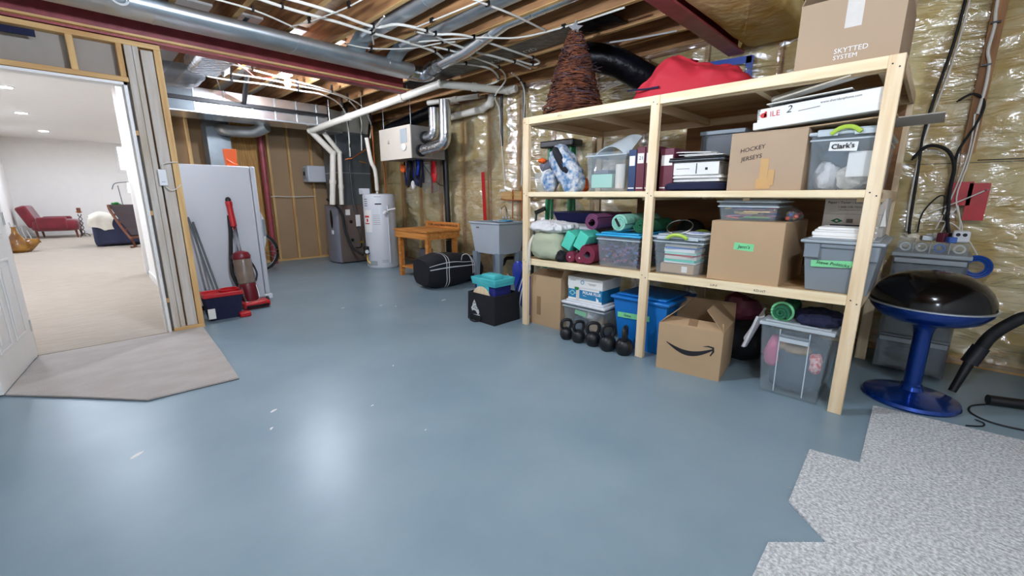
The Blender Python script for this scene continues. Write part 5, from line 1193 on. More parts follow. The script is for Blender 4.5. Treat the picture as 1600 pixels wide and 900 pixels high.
# ---------------------------------------------------------------- water heater
t = thing('water_heater', 'tall white cylindrical water heater with printed labels', 'water heater', (3.60, 6.70, 0))
cw = Vector((3.60, 6.70, 0)); RW = 0.262
build(B().lathe([(RW, 0.03), (RW, 1.215), (RW - 0.01, 1.235), (0.10, 1.25), (0.001, 1.252)], cw, 48), 'tank', 'white_enamel', t)
build(B().lathe([(RW - 0.02, 0.0), (RW - 0.005, 0.03)], cw, 40), 'foot_ring', 'white_enamel', t)
def on_tank(a, z): return cw + Vector((RW * math.cos(a), RW * math.sin(a), z))
def wrap(name, m, a0, a1, z0, z1, g=0.0012):
    n = 8; b = B(); vs = []
    for k in (0, 1):
        for zz in (z0, z1):
            for i in range(n + 1):
                a = a0 + (a1 - a0) * i / n; r = RW + 0.0003 + k * g; vs.append((cw.x + r * math.cos(a), cw.y + r * math.sin(a), zz))
    W = n + 1; fs = []
    for i in range(n): fs += [(2 * W + i, 2 * W + i + 1, 3 * W + i + 1, 3 * W + i), (W + i, W + i + 1, 3 * W + i + 1, 3 * W + i)]
    build(b.add(vs, fs), name, m, t, smooth=True)
AC = PI + 0.98        # direction of the camera side of the tank
wrap('warning_label', 'white_paper', AC - 1.05, AC - 0.45, 0.62, 0.98)
wrap('warning_frame', 'ink_red', AC - 1.05, AC - 0.62, 0.86, 0.89, 0.002); wrap('warning_frame', 'ink_red', AC - 1.05, AC - 0.62, 0.755, 0.77, 0.002); wrap('warning_sign', 'ink_red', AC - 0.86, AC - 0.72, 0.79, 0.84, 0.002)
wrap('rating_bar', 'ink', AC - 0.18, AC + 0.22, 1.07, 1.09); wrap('printed_line', 'ink_grey', AC - 0.2, AC + 0.22, 1.195, 1.20)
for k in range(6): wrap('printed_line', 'ink_grey', AC - 0.35, AC + 0.1, 0.90 - 0.03 * k, 0.904 - 0.03 * k)
for k in range(4): wrap('printed_line', 'ink_grey', AC - 1.0, AC - 0.7, 1.15 - 0.035 * k, 1.162 - 0.035 * k)
wrap('access_plate', 'grey_lid', AC - 0.75, AC - 0.25, 0.06, 0.14); wrap('printed_line', 'ink_grey', AC + 0.05, AC + 0.45, 0.145, 0.15); wrap('printed_line', 'ink_grey', AC + 0.05, AC + 0.45, 0.12, 0.125)
p = on_tank(AC + 0.45, 0.97); q = p + Vector((math.cos(AC + 0.45), math.sin(AC + 0.45), 0)) * 0.06
v_ = build(B().cyl(p, q, 0.022, n=14), 'relief_valve', 'chrome', t)
build(B().cyl(q, q + Vector((-0.02, 0.06, -0.05)), 0.03, n=14), 'vent_elbow', 'white_plastic', v_); build(B().bar(q + Vector((0, 0, 0.01)), q + Vector((0.10, -0.10, 0.04)), 0.015, 0.02), 'lever', 'white_plastic', v_)
build(B().tube([on_tank(AC + 0.62, 1.06) * 1, on_tank(AC + 0.62, 0.9) + Vector((-0.01, -0.01, 0)), on_tank(AC + 0.62, 0.4) + Vector((-0.01, -0.01, 0)), on_tank(AC + 0.62, 0.1) + Vector((-0.01, -0.01, 0))], 0.012, 8), 'overflow_pipe', 'white_enamel', t)
build(B().box(3.33, 3.46, 6.72, 6.86, 1.235, 1.33), 'vent_box', 'white_enamel', t, bevel=0.008)
g_ = build(B().box(3.28, 3.36, 6.66, 6.76, 0.25, 0.38), 'gas_valve', 'black_plastic', t, bevel=0.01)
build(B().cyl((3.30, 6.66, 0.30), (3.27, 6.60, 0.30), 0.03, n=14), 'dial', 'white_plastic', g_); build(B().tube([(3.32, 6.7, 0.25), (3.30, 6.66, 0.15), (3.33, 6.62, 0.09)], 0.012, 8), 'burner_pipe', 'brass', g_)
for x, y, m in ((3.52, 6.62, 'copper'), (3.74, 6.72, 'copper')): build(B().cyl((x, y, 1.24), (x, y, 2.3), 0.011, n=10), 'water_pipe', m, t)
build(B().tube([(3.50, 6.55, 1.25), (3.46, 6.5, 1.6), (3.40, 6.5, 1.75), (3.36, 6.52, 2.1)], 0.03, 10), 'pvc_vent', 'pvc', t)
# ---------------------------------------------------------------- furnace
t = thing('furnace', 'brown gas furnace with a silver rounded front beside the water heater', 'furnace', (3.5, 7.8, 0))
build(B().box(3.24, 3.92, 7.50, 8.10, 0.02, 1.05), 'cabinet', 'furnace_brown', t, smooth=False, bevel=0.008)
build(B().lathe([(0.29, 0.02), (0.29, 1.03)], (0, 0, 0), 40).xf(Matrix.Translation((3.27, 7.80, 0)) @ Matrix.Diagonal((0.30, 1, 1, 1))), 'curved_door', 'furnace_silver', t)
dv = build(B().blob((3.185, 7.71, 0.80), (0.012, 0.05, 0.17), 16, 12), 'oval_inlay', 'black_gloss', t)
build(B().box(3.17, 3.19, 7.66, 7.72, 0.53, 0.60), 'badge', 'white_plastic', dv, bevel=0.004)
for z in (0.42, 0.75): build(B().cyl((3.45, 7.49, z), (3.45, 7.505, z), 0.03, n=14), 'knockout', 'black_plastic', t)
build(B().box(3.36, 3.44, 7.485, 7.50, 0.87, 0.97), 'sticker', 'white_paper', t, smooth=False)
t = thing('plenum', 'grey sheet metal plenum rising above the furnace', 'duct', (3.6, 7.8, 1.05))
build(B().box(3.30, 3.90, 7.52, 8.08, 1.052, 2.30), 'casing', 'galv_dark', t, smooth=False, bevel=0.004)
build(B().box(3.295, 3.905, 7.515, 8.085, 1.60, 1.615), 'seam', 'galv', t, smooth=False)
build(B().hexa([(3.30, 7.52, 2.30), (3.90, 7.52, 2.30), (3.90, 8.08, 2.30), (3.30, 8.08, 2.30), (3.36, 7.30, 2.60), (3.85, 7.30, 2.60), (3.85, 7.9, 2.60), (3.36, 7.9, 2.60)]), 'hood', 'galv', t, smooth=False)
t = thing('gas_line', 'thin black gas pipe with a white tag dropping to the furnace', 'pipe', (3.6, 7.36, 0.3))
build(B().tube([(3.46, 7.40, 2.20), (3.46, 7.40, 1.9), (3.46, 7.38, 1.2), (3.48, 7.30, 0.80), (3.50, 7.25, 0.42), (3.50, 7.3, 0.30), (3.50, 7.49, 0.28)], 0.012, 8), 'pipe', 'black_plastic', t)
build(B().box(3.44, 3.52, 7.27, 7.285, 0.68, 0.88), 'tag', 'white_paper', t, smooth=False)
build(B().cyl((3.47, 7.24, 0.40), (3.53, 7.24, 0.40), 0.02, n=10), 'valve', 'brass', t)
build(B().tube([(3.10, 7.60, 1.15), (3.16, 7.42, 1.05), (3.24, 7.36, 0.9), (3.26, 7.34, 0.6), (3.32, 7.2, 0.3), (3.40, 7.02, 0.2)], 0.022, 8), 'drain_hose', 'black_rubber', label='thick black hose hanging down the furnace side', cat='hose')
t = thing('condensate_pump', 'white humidifier box on the wall left of the furnace', 'humidifier', (3.28, 8.55, 1.45))
build(B().box(3.10, 3.44, 8.36, 8.64, 1.46, 1.76), 'housing', 'white_enamel', t, bevel=0.02)
build(B().box(3.085, 3.10, 8.42, 8.60, 1.52, 1.72), 'cover', 'grey_lid', t, bevel=0.008); build(B().box(3.08, 3.086, 8.47, 8.54, 1.58, 1.65), 'mark', 'ink', t, smooth=False)
# white plastic flue pipes
def pipe(name, label, pts, r, m='pvc', cat='pipe', smooth=0, n=16, rings=()):
    t = thing(name, label, cat, pts[0])
    P = [Vector(p) for p in pts]
    for i, (a, c_) in enumerate(zip(P[:-1], P[1:])): build(B().cyl(a, c_, r, n=n), 'run', m, t)
    for p in P[1:-1]: build(B().blob(p, (r * 1.15, r * 1.15, r * 1.15), 16, 10), 'elbow', m, t)
    for i, s_ in rings:
        a, c_ = P[i], P[i + 1]; p = a.lerp(c_, s_); d = (c_ - a).normalized() * 0.03; build(B().cyl(p - d, p + d, r * 1.18, n=n), 'coupling', m, t)
    return t
pipe('flue_pipe', 'long white plastic flue pipe sloping over the furnace to the wall', [(3.08, 7.35, 1.06), (3.165, 7.35, 1.91), (2.83, 7.35, 2.235), (3.45, 4.66, 2.59), (4.21, 4.25, 2.57), (4.24, 4.10, 2.575)], 0.047, rings=((0, 0.45), (2, 0.35), (2, 0.75), (3, 0.5)))
pipe('intake_pipe', 'shorter white plastic intake pipe beside the sloping flue pipe', [(3.25, 7.37, 1.06), (3.285, 7.37, 1.93), (3.02, 7.30, 2.22)], 0.038, rings=((0, 0.35),))
pipe('vent_pipe', 'grey plastic vent pipe bending down along the insulated wall', [(4.22, 5.85, 2.38), (4.24, 4.78, 2.41), (4.26, 4.62, 2.47), (4.27, 4.60, 2.58)], 0.05, 'pvc', rings=((0, 0.3),))
pipe('vent_pipe', 'short white pipe under the sloping flue pipe near the wall', [(3.9, 5.6, 2.56), (4.26, 4.86, 2.60)], 0.036, 'pvc', rings=((0, 0.55),))
pipe('copper_line', 'thin copper gas line with yellow tags below the flue pipe', [(3.35, 7.3, 1.82), (3.45, 7.25, 1.84), (3.52, 6.8, 1.98)], 0.011, 'copper', rings=((1, 0.4),))
t = pipe('yellow_tag_line', 'brass tinted pipe stub beside the copper gas line', [(3.60, 7.3, 1.80), (3.72, 7.28, 1.78)], 0.011, 'brass')
# ---------------------------------------------------------------- heat recovery ventilator
t = thing('air_exchanger', 'beige wall hung air exchanger box with two silver elbow ducts', 'air exchanger', (3.85, 6.0, 1.76))
build(B().box(3.57, 4.16, 5.57, 6.46, 1.76, 2.22), 'case', 'hrv_steel', t, smooth=False, bevel=0.006)
dr_ = build(B().box(3.55, 3.57, 5.565, 6.465, 1.755, 2.225), 'front_door', 'hrv_beige', t, smooth=False, bevel=0.005)
build(B().box(3.542, 3.55, 5.66, 5.84, 1.98, 2.18), 'manual_pouch', 'clear_rim', dr_, bevel=0.004); build(B().blob((3.535, 5.74, 1.92), (0.012, 0.07, 0.05), 12, 8, amp=0.01), 'pouch_bulge', 'white_paper', dr_)
front_patch(dr_, 'printed_mark', 'ink_grey', 3.55, 6.16, 6.22, 2.0, 2.008); front_patch(dr_, 'printed_mark', 'ink_grey', 3.55, 6.17, 6.178, 1.99, 2.05); front_patch(dr_, 'printed_mark', 'ink_grey', 3.55, 6.20, 6.208, 2.0, 2.04)
for x, z in ((3.80, 2.06), (3.72, 1.87)):
    build(B().cyl((x, 5.53, z), (x, 5.575, z), 0.088, n=22), 'port_collar', 'black_rubber', t)
d1 = build(B().tube([(3.80, 5.55, 2.06), (3.80, 5.40, 2.06), (3.80, 5.34, 2.10), (3.80, 5.32, 2.18)], 0.075, 18), 'elbow_duct', 'foil', t)
build(B().cyl((3.80, 5.32, 2.17), (3.80, 5.32, 2.44), 0.074, n=22), 'riser', 'galv_bright', d1)
d2 = build(B().tube([(3.72, 5.55, 1.87), (3.72, 5.10, 1.90), (3.72, 4.98, 1.95), (3.72, 4.95, 2.06)], 0.078, 18), 'elbow_duct', 'foil', t)
build(B().cyl((3.72, 4.95, 2.05), (3.72, 4.95, 2.48), 0.076, n=22), 'riser', 'galv_bright', d2)
for y in (5.62, 6.40): build(B().cyl((3.60, y, 2.225), (3.60, y, 2.637), 0.004, n=6), 'hanging_rod', 'galv', t)
build(B().tube([(4.05, 7.1, 2.32), (4.02, 6.7, 2.36), (4.0, 6.2, 2.40), (4.0, 5.75, 2.45), (4.02, 5.55, 2.50)], 0.095, 14), 'flexible_duct', 'black_wrap', label='black plastic wrapped flexible duct above the air exchanger', cat='duct')
# odds and ends hung under the air exchanger
t = thing('hanging_gear', 'dark jumble of straps and gloves hanging below the air exchanger', 'gear bundle', (3.95, 6.1, 1.45))
rnd = random.Random(4)
for i in range(20):
    y = 5.78 + rnd.random() * 0.62; x = 3.80 + rnd.random() * 0.2; h = rnd.uniform(0.18, 0.42)
    build(B().tube([(x, y, 1.755), (x - 0.02, y - 0.03, 1.755 - h * 0.5), (x, y + rnd.uniform(-0.06, 0.06), 1.755 - h)], rnd.uniform(0.012, 0.03), 8), 'strap', ('black_plastic', 'navy_cloth', 'black_cloth', 'royal_plastic')[i % 4], t)
for c_, r, m in (((3.90, 5.95, 1.47), (0.06, 0.09, 0.10), 'navy_cloth'), ((3.86, 6.1, 1.45), (0.05, 0.05, 0.08), 'black_cloth'), ((3.84, 6.28, 1.65), (0.04, 0.05, 0.06), 'orange'), ((3.84, 6.0, 1.38), (0.03, 0.035, 0.06), 'white_cloth')): build(B().blob(c_, r, 24, 16, amp=0.02, freq=14), 'glove', m, t)
build(B().blob((4.02, 5.68, 1.58), (0.03, 0.07, 0.16), 14, 12, amp=0.02, freq=12), 'red_pouch', 'tape_red', label='red pouch hanging right of the dark gear', cat='pouch')
build(B().sheet(lambda u, v: (4.22 - 0.05 * math.sin(PI * v), 5.85 + 0.45 * u, 1.80 - 0.5 * v - 0.06 * math.sin(PI * u)), 10, 10, 0.002), 'hanging_film', 'clear_plastic', label='loose clear plastic film hanging from the wall by the red tape', cat='plastic sheet')

# ---------------------------------------------------------------- ducts
def rduct(name, label, pts, r, m='galv', seams=(), n=24, sm=0):
    t = thing(name, label, 'duct', pts[0])
    build(B().tube(pts, r, n, sm), 'pipe', m, t)
    P = [Vector(p) for p in pts]
    for i, s_ in seams:
        p = P[i].lerp(P[i + 1], s_); d = (P[i + 1] - P[i]).normalized() * 0.012; build(B().cyl(p - d, p + d, r * 1.03, n=n), 'seam_band', m, t)
    return t
big = thing('main_duct', 'long rounded silver duct running beside the dark red beam', 'duct', (0.5, 4.4, 2.5))
pr = []
for i in range(28):
    a = 2 * PI * i / 28; pr.append((math.copysign(abs(math.cos(a)) ** 0.75, math.cos(a)) * 0.17, math.copysign(abs(math.sin(a)) ** 0.75, math.sin(a)) * 0.066))
build(B().poly([(-2.05, 4.40 + y, 2.566 + z) for y, z in pr], (4.85, 0, 0)), 'trunk', 'galv', big)
for x in (-0.9, 0.62, 1.6, 2.5): build(B().poly([(x, 4.40 + y * 1.02, 2.566 + z * 1.03) for y, z in pr], (0.02, 0, 0)), 'seam_band', 'galv', big)
for x in (0.0, 1.2, 2.3): build(B().box(x, x + 0.03, 4.22, 4.58, 2.6325, 2.636), 'hanger_strap', 'galv_dark', big, smooth=False)
build(B().tube([(2.80, 4.40, 2.566), (2.95, 4.40, 2.566), (3.02, 4.33, 2.57), (3.0, 4.2, 2.585)], 0.082, 20), 'end_elbow', 'foil', big)
rduct('branch_duct', 'round silver branch duct rising between the joists from the elbow', [(3.0, 4.2, 2.585), (2.97, 3.97, 2.60), (2.92, 3.5, 2.61), (2.87, 2.9, 2.70), (2.87, 1.7, 2.72)], 0.062, 'galv_bright', ((0, 0.5), (1, 0.6), (2, 0.5)))
rduct('branch_duct', 'round grey duct lying in the joist bay left of the elbow', [(2.57, 4.32, 2.60), (2.57, 4.05, 2.72), (2.57, 2.8, 2.74), (2.57, 1.7, 2.74)], 0.085, 'galv', ((1, 0.3), (1, 0.8)))
rduct('branch_duct', 'round grey duct in the joist bay above the white cables', [(2.16, 4.32, 2.60), (2.16, 4.05, 2.72), (2.16, 2.8, 2.74), (2.16, 1.7, 2.74)], 0.085, 'galv', ((1, 0.3), (1, 0.8)))
build(B().box(0.36, 0.70, 3.0, 4.22, 2.648, 2.72), 'joist_pan', 'galv', label='flat silver joist pan next to the long rounded duct', cat='duct', smooth=False)
tk = thing('trunk_duct', 'rectangular silver trunk duct hung over the freezer corner', 'duct', (1.9, 7.4, 2.28))
build(B().box(0.70, 3.02, 7.10, 7.72, 2.29, 2.60), 'casing', 'galv_bright', tk, smooth=False, bevel=0.004)
for x in (1.28, 1.62, 1.95, 2.25, 2.55, 2.85): build(B().box(x, x + 0.018, 7.088, 7.10, 2.29, 2.60), 'cleat', 'galv', tk, smooth=False)
build(B().box(0.70, 3.02, 7.085, 7.10, 2.285, 2.305), 'lower_hem', 'galv', tk, smooth=False)
build(B().box(0.70, 1.27, 7.07, 7.098, 2.30, 2.56), 'dark_panel', 'galv_dark', tk, smooth=False)
build(B().hexa([(2.98, 7.12, 2.24), (3.34, 7.3, 2.24), (3.34, 7.7, 2.24), (2.98, 7.7, 2.24), (2.98, 7.12, 2.58), (3.34, 7.3, 2.58), (3.34, 7.7, 2.58), (2.98, 7.7, 2.58)]), 'end_boot', 'galv', tk, smooth=False)
build(B().box(0.69, 3.0, 7.02, 7.06, 2.42, 2.465), 'black_channel', 'black_plastic', label='black gas pipe channel along the rectangular trunk duct', cat='pipe', smooth=False)
build(B().cyl((1.62, 5.9, 2.60), (1.85, 7.04, 2.47), 0.03, n=12), 'black_riser', 'black_plastic', label='black pipe slanting from the joists down to the trunk duct', cat='pipe')
rd = thing('return_drop', 'dark grey return duct standing on the wall behind the freezer', 'duct', (1.75, 8.45, 0))
build(B().box(1.60, 1.92, 8.30, 8.64, 0.0, 2.60), 'casing', 'galv_dark', rd, smooth=False, bevel=0.004)
el = build(B().tube([(1.80, 8.30, 2.24), (1.83, 8.12, 2.22), (1.95, 8.0, 2.20), (2.15, 7.85, 2.20), (2.30, 7.70, 2.28)], 0.085, 18), 'elbow_takeoff', 'galv', rd)
build(B().box(1.0, 1.3, 4.92, 5.75, 2.46, 2.63), 'foil_duct_wrap', 'foil', label='crinkled foil wrapped duct just beyond the corner studs', cat='duct', bevel=0.04)
build(B().blob((0.98, 6.2, 2.52), (0.26, 0.40, 0.085), 36, 18, e=0.7, amp=0.02, freq=6), 'clear_wrapped_batt', 'smoke_plastic', label='plastic wrapped insulation sagging beyond the corner studs', cat='insulation')
build(B().cyl((2.39, 8.42, 0), (2.39, 8.42, 2.42), 0.05, n=20), 'steel_post', 'maroon', label='dark red round steel post in front of the far stud wall', cat='post')
t = thing('wrapped_duct', 'fat black plastic wrapped duct bending up above the red bundle', 'duct', (3.9, 2.3, 2.5))
build(B().tube([(3.52, 2.66, 2.50), (3.66, 2.50, 2.49), (3.82, 2.34, 2.44), (3.98, 2.20, 2.34), (4.12, 2.10, 2.27)], 0.13, 18), 'wrap', 'black_wrap', t)
build(B().tube([(3.45, 2.7, 2.62), (3.6, 2.62, 2.605), (3.85, 2.2, 2.63), (3.95, 1.85, 2.635)], 0.008, 6), 'tie_strap', 'white_stripe', t)
t = thing('black_wrap_bay', 'black printed plastic strip covering a joist bay above the twig tree', 'plastic sheet', (3.38, 3.4, 2.66))
build(B().box(3.20, 3.54, 2.1, 5.4, 2.655, 2.66), 'film', 'black_wrap', t, smooth=False)
text('LSD', 0.10, (3.44, 3.25, 2.653), (0, -1, 0), (1, 0, 0), 'cable_white', t); text('R 20', 0.09, (3.44, 3.75, 2.653), (0, -1, 0), (1, 0, 0), 'cable_white', t)

# ---------------------------------------------------------------- cables under the joists
def cable(label, pts, r=0.008, m='cable_white', clips=True, group='white cables under the joists'):
    t = thing('ceiling_cable', label, 'cable', pts[0], group=group)
    build(B().tube(pts, r, 8, 5), 'sheath', m, t)
    if clips:
        for p in pts[1:-1:2]: build(B().box(p[0] - 0.007, p[0] + 0.007, p[1] - 0.02, p[1] + 0.02, p[2] - r - 0.004, 2.6355), 'clip', 'black_plastic', t, smooth=False)
    return t
Z = 2.612
cable('thick white pipe running along the joists from the upper left', [(0.85, 3.66, Z), (1.32, 3.74, Z), (1.74, 3.73, Z), (2.05, 3.75, Z), (2.40, 3.73, Z), (2.73, 3.77, Z), (3.02, 3.92, Z - .01), (3.2, 3.86, Z), (3.5, 3.80, Z), (3.85, 4.02, Z), (3.95, 4.2, Z), (3.96, 4.6, Z)], 0.0115)
cable('thick white pipe nearest the camera along the joists', [(0.9, 3.60, Z), (1.28, 3.57, Z), (1.58, 3.56, Z), (1.99, 3.61, Z), (2.11, 3.42, Z), (2.36, 3.37, Z), (2.62, 3.45, Z), (3.01, 3.49, Z), (3.17, 3.46, Z), (3.52, 3.44, Z), (3.82, 3.47, Z)], 0.0115)
cable('thin white cable ending at the long rounded duct', [(0.75, 3.96, Z), (1.18, 3.96, Z), (1.56, 4.12, Z)], 0.007)
cable('white pipe with a hairpin bend above the twig tree', [(2.30, 3.45, Z), (2.46, 3.38, Z), (2.59, 3.25, Z), (2.75, 3.2, Z), (3.13, 3.2, Z), (3.56, 3.21, Z), (3.72, 3.25, Z), (3.70, 3.34, Z - .01), (3.5, 3.37, Z)], 0.010)
cable('white cable veering toward the near joists', [(2.42, 3.72, Z), (2.75, 3.2, Z), (3.03, 2.92, Z), (3.13, 2.47, Z), (3.15, 1.9, Z)], 0.0075)
cable('short white cable crossing the joists left of the twig tree', [(2.2, 2.62, Z), (2.39, 2.61, Z), (2.68, 2.60, Z), (3.08, 2.63, Z)], 0.008)
cable('white pipe sweeping down to the wall at the flue outlet', [(2.62, 3.66, Z), (2.79, 3.63, Z), (3.12, 3.63, Z), (3.55, 3.71, Z), (3.95, 4.0, Z), (4.10, 4.35, 2.5), (4.27, 4.45, 2.35), (4.285, 4.42, 1.9), (4.285, 4.36, 1.35)], 0.009)
cable('white pipe dropping down the wall behind the laundry tub', [(3.8, 3.75, Z), (4.1, 3.90, Z), (4.26, 3.97, 2.5), (4.285, 4.0, 2.2), (4.285, 4.02, 1.7), (4.285, 4.04, 1.35)], 0.009)
cable('thin white cable along a joist edge', [(2.25, 3.4, Z), (2.27, 3.16, Z), (2.31, 2.6, Z), (2.32, 2.0, Z)], 0.006)
cable('thin white cable over the long rounded duct', [(2.0, 4.18, Z), (2.24, 4.13, Z), (2.5, 3.86, Z), (2.63, 3.51, Z), (2.70, 3.4, Z)], 0.007)
cable('white cable crossing joists between the two thick pipes', [(1.95, 3.35, Z), (2.05, 3.72, Z), (2.2, 4.0, Z)], 0.008)
cable('thin white cable looping from the joist above the thick pipes', [(1.72, 3.1, 2.63), (1.66, 3.35, 2.60), (1.60, 3.6, 2.59), (1.56, 3.85, 2.60), (1.5, 4.1, 2.61)], 0.005)
g2 = 'white cables beyond the dark red beam'
cable('white cable in the upper run beyond the beam', [(1.2, 5.95, 2.58), (1.46, 5.92, 2.57), (1.77, 5.84, 2.56), (2.17, 5.9, 2.56), (2.52, 5.95, 2.56), (2.95, 6.2, 2.55), (3.40, 6.75, 2.45), (3.47, 6.9, 2.2), (3.48, 6.95, 1.95)], 0.010, group=g2)
cable('white cable in the lower run beyond the beam', [(1.25, 6.2, 2.56), (1.52, 6.16, 2.55), (1.83, 6.03, 2.54), (2.23, 6.07, 2.54), (2.55, 6.05, 2.53), (3.0, 6.5, 2.5), (3.25, 6.9, 2.3), (3.30, 7.0, 2.0), (3.32, 7.05, 1.85)], 0.010, group=g2)
cable('white cable nearest the beam in the run beyond it', [(1.2, 5.55, 2.60), (1.6, 5.62, 2.58), (2.1, 5.75, 2.57), (2.6, 5.9, 2.56), (3.2, 6.3, 2.52), (3.6, 6.8, 2.35), (3.62, 6.9, 2.15)], 0.010, group=g2)
cable('thin white strand slanting over the trunk duct', [(1.4, 6.3, 2.56), (1.5, 6.7, 2.6), (1.6, 7.1, 2.61)], 0.006, group=g2, clips=False)
cable('red wire drooping beside the lit bulb', [(1.35, 5.4, 2.60), (1.55, 5.62, 2.56), (1.70, 5.8, 2.55), (1.85, 5.60, 2.56), (1.90, 5.5, 2.60)], 0.005, 'cable_red', group=g2, clips=False)
t = thing('cable_coil', 'bunched coil of white cable hanging from a joist beyond the corner studs', 'cable coil', (1.30, 5.6, 2.45))
for k in range(5):
    build(B().tube([(1.30 + 0.012 * k, 5.55 + (0.07 - 0.006 * k) * math.cos(a), 2.54 + (0.095 - 0.01 * k) * math.sin(a)) for a in [i * PI / 10 for i in range(20)]], 0.007, 6, 1, closed=True), 'loop', 'cable_white', t)
t = thing('cable_coil', 'ring of white cord hung on the long rounded duct', 'cable coil', (0.42, 4.14, 2.48))
build(B().tube([(0.42 + 0.05 * math.cos(a), 4.175 + 0.012 * math.cos(a), 2.545 + 0.05 * math.sin(a)) for a in [i * PI / 10 for i in range(20)]], 0.008, 6, 1, closed=True), 'loop', 'white_stripe', t)
build(B().box(-0.5, -0.02, 4.735, 4.749, 2.32, 2.365), 'navy_strip', 'navy_cloth', label='dark navy strip tacked under the top plate above the doorway', cat='strip', smooth=False)
for i, (x, y, z0, z1) in enumerate(((3.30, 5.2, 2.50, 2.635), (3.05, 6.0, 2.38, 2.635), (2.92, 6.8, 2.31, 2.635), (3.75, 4.5, 2.60, 2.636))):
    build(B().cyl((x, y, z0), (x, y, z1), 0.003, n=6), 'pipe_hanger_wire', 'galv', label=['hanger wire holding the flue pipe near the air exchanger', 'hanger wire holding the flue pipe midway', 'hanger wire holding the flue pipe by the furnace', 'hanger wire holding the flue pipe by the wall'][i], cat='hanger', group='hanger wires on the flue pipe')

# ---------------------------------------------------------------- freezer corner
t = thing('upright_freezer', 'white upright freezer turned side on behind the corner studs', 'freezer', (1.1, 5.78, 0))
build(B().box(0.76, 1.40, 5.45, 6.10, 0.05, 1.53), 'cabinet', 'white_enamel', t, bevel=0.012)
dd = build(B().box(1.405, 1.455, 5.45, 6.10, 0.09, 1.53), 'door', 'white_enamel', t, bevel=0.012)
hp = [(1.455, 0.62), (1.475, 0.68), (1.49, 0.78), (1.492, 0.86), (1.485, 0.95), (1.455, 1.04)]
build(B().poly([(x, 5.45, z) for x, z in hp], (0, 0.05, 0)), 'door_handle', 'white_enamel', dd, smooth=False, bevel=0.006)
build(B().box(1.46, 1.485, 5.442, 5.45, 0.76, 0.95), 'handle_slot', 'grey_tote', dd, smooth=False)
for x, y in ((0.80, 5.50), (1.35, 5.50), (0.80, 6.05), (1.35, 6.05)): build(B().cyl((x, y, 0), (x, y, 0.05), 0.02, n=12), 'foot', 'black_plastic', t)
build(B().box(1.39, 1.47, 5.43, 5.5, 0.03, 0.085), 'hinge_cover', 'white_plastic', t, bevel=0.006)
t = thing('orange_scoop', 'bright orange plastic scoop on top of the white freezer', 'scoop', (1.29, 5.7, 1.53))
build(B().shell(1.235, 1.35, 5.66, 5.76, 1.532, 1.72, 0.01, 0.005), 'cup', 'orange', t, bevel=0.01)
build(B().tube([(1.25, 5.66, 1.60), (1.24, 5.62, 1.60), (1.30, 5.61, 1.56), (1.34, 5.65, 1.56)], 0.008, 6), 'handle', 'orange', t)
t = thing('upright_vacuum', 'red upright vacuum cleaner leaning on the freezer', 'vacuum', (1.2, 5.27, 0))
build(B().box(1.10, 1.36, 5.12, 5.30, 0.01, 0.085), 'floor_head', 'red_plastic', t, bevel=0.02)
build(B().box(1.12, 1.34, 5.115, 5.122, 0.02, 0.05), 'head_window', 'black_gloss', t, bevel=0.003)
for x in (1.09, 1.37): build(B().cyl((x, 5.31, 0.045), (x + 0.02, 5.31, 0.045), 0.045, n=16), 'wheel', 'black_rubber', t)
Mv = Matrix.Translation((1.20, 5.27, 0.07)) @ Matrix.Rotation(-0.12, 4, 'X') @ Matrix.Rotation(-0.04, 4, 'Y')
build(B().lathe([(0.075, 0.0), (0.085, 0.03), (0.085, 0.18), (0.08, 0.20)], (0, 0, 0), 24).xf(Mv), 'lower_body', 'wine_plastic', t)
build(B().tube([(-0.07, -0.075, 0.17), (-0.07, -0.095, 0.03), (-0.03, -0.10, 0.0), (0.03, -0.10, 0.0), (0.07, -0.095, 0.03), (0.07, -0.075, 0.17)], 0.008, 8).xf(Mv), 'trim_bar', 'chrome', t)
ca = build(B().lathe([(0.078, 0.20), (0.086, 0.21), (0.09, 0.45), (0.082, 0.47)], (0, 0, 0), 28).xf(Mv), 'dust_canister', 'dust_bin', t)
build(B().lathe([(0.035, 0.21), (0.04, 0.44)], (0, 0, 0), 16).xf(Mv), 'cyclone_core', 'galv_dark', ca)
build(B().lathe([(0.086, 0.47), (0.092, 0.50), (0.075, 0.54), (0.03, 0.56)], (0, 0, 0), 24).xf(Mv), 'canister_lid', 'wine_plastic', t)
build(B().tube([(-0.012, 0.03, 0.50), (-0.012, 0.03, 0.82)], 0.012, 8, 0).xf(Mv), 'wand_tube', 'chrome', t); build(B().tube([(0.018, 0.03, 0.50), (0.018, 0.03, 0.82)], 0.010, 8, 0).xf(Mv), 'wand_tube', 'chrome', t)
build(B().tube([(0, 0.03, 0.80), (0, 0.03, 1.0), (0, 0.03, 1.08), (0, 0.03, 1.13)], [0.03, 0.028, 0.032, 0.02], 10).xf(Mv), 'grip', 'red_plastic', t)
build(B().blob((0, 0.03, 1.11), (0.028, 0.028, 0.035), 12, 8).xf(Mv), 'grip_cap', 'black_plastic', t)
build(B().tube([(-0.05, 0.05, 0.1), (-0.10, 0.06, 0.3), (-0.085, 0.06, 0.48), (-0.04, 0.05, 0.75), (-0.02, 0.04, 0.95)], 0.018, 8).xf(Mv), 'hose', 'black_rubber', t)
build(B().tube([(0.09, 0.02, 0.2), (0.12, 0.02, 0.28), (0.11, 0.02, 0.36), (0.09, 0.02, 0.42)], 0.01, 8).xf(Mv), 'side_handle', 'black_plastic', t)
t = thing('mop_bucket', 'navy mop bucket with a red wringer rim beside the corner studs', 'bucket', (0.87, 5.0, 0))
build(B().shell(0.73, 1.05, 4.90, 5.12, 0.0, 0.24, 0.03, 0.006), 'tub', 'navy_cloth', t, bevel=0.03, segs=3)
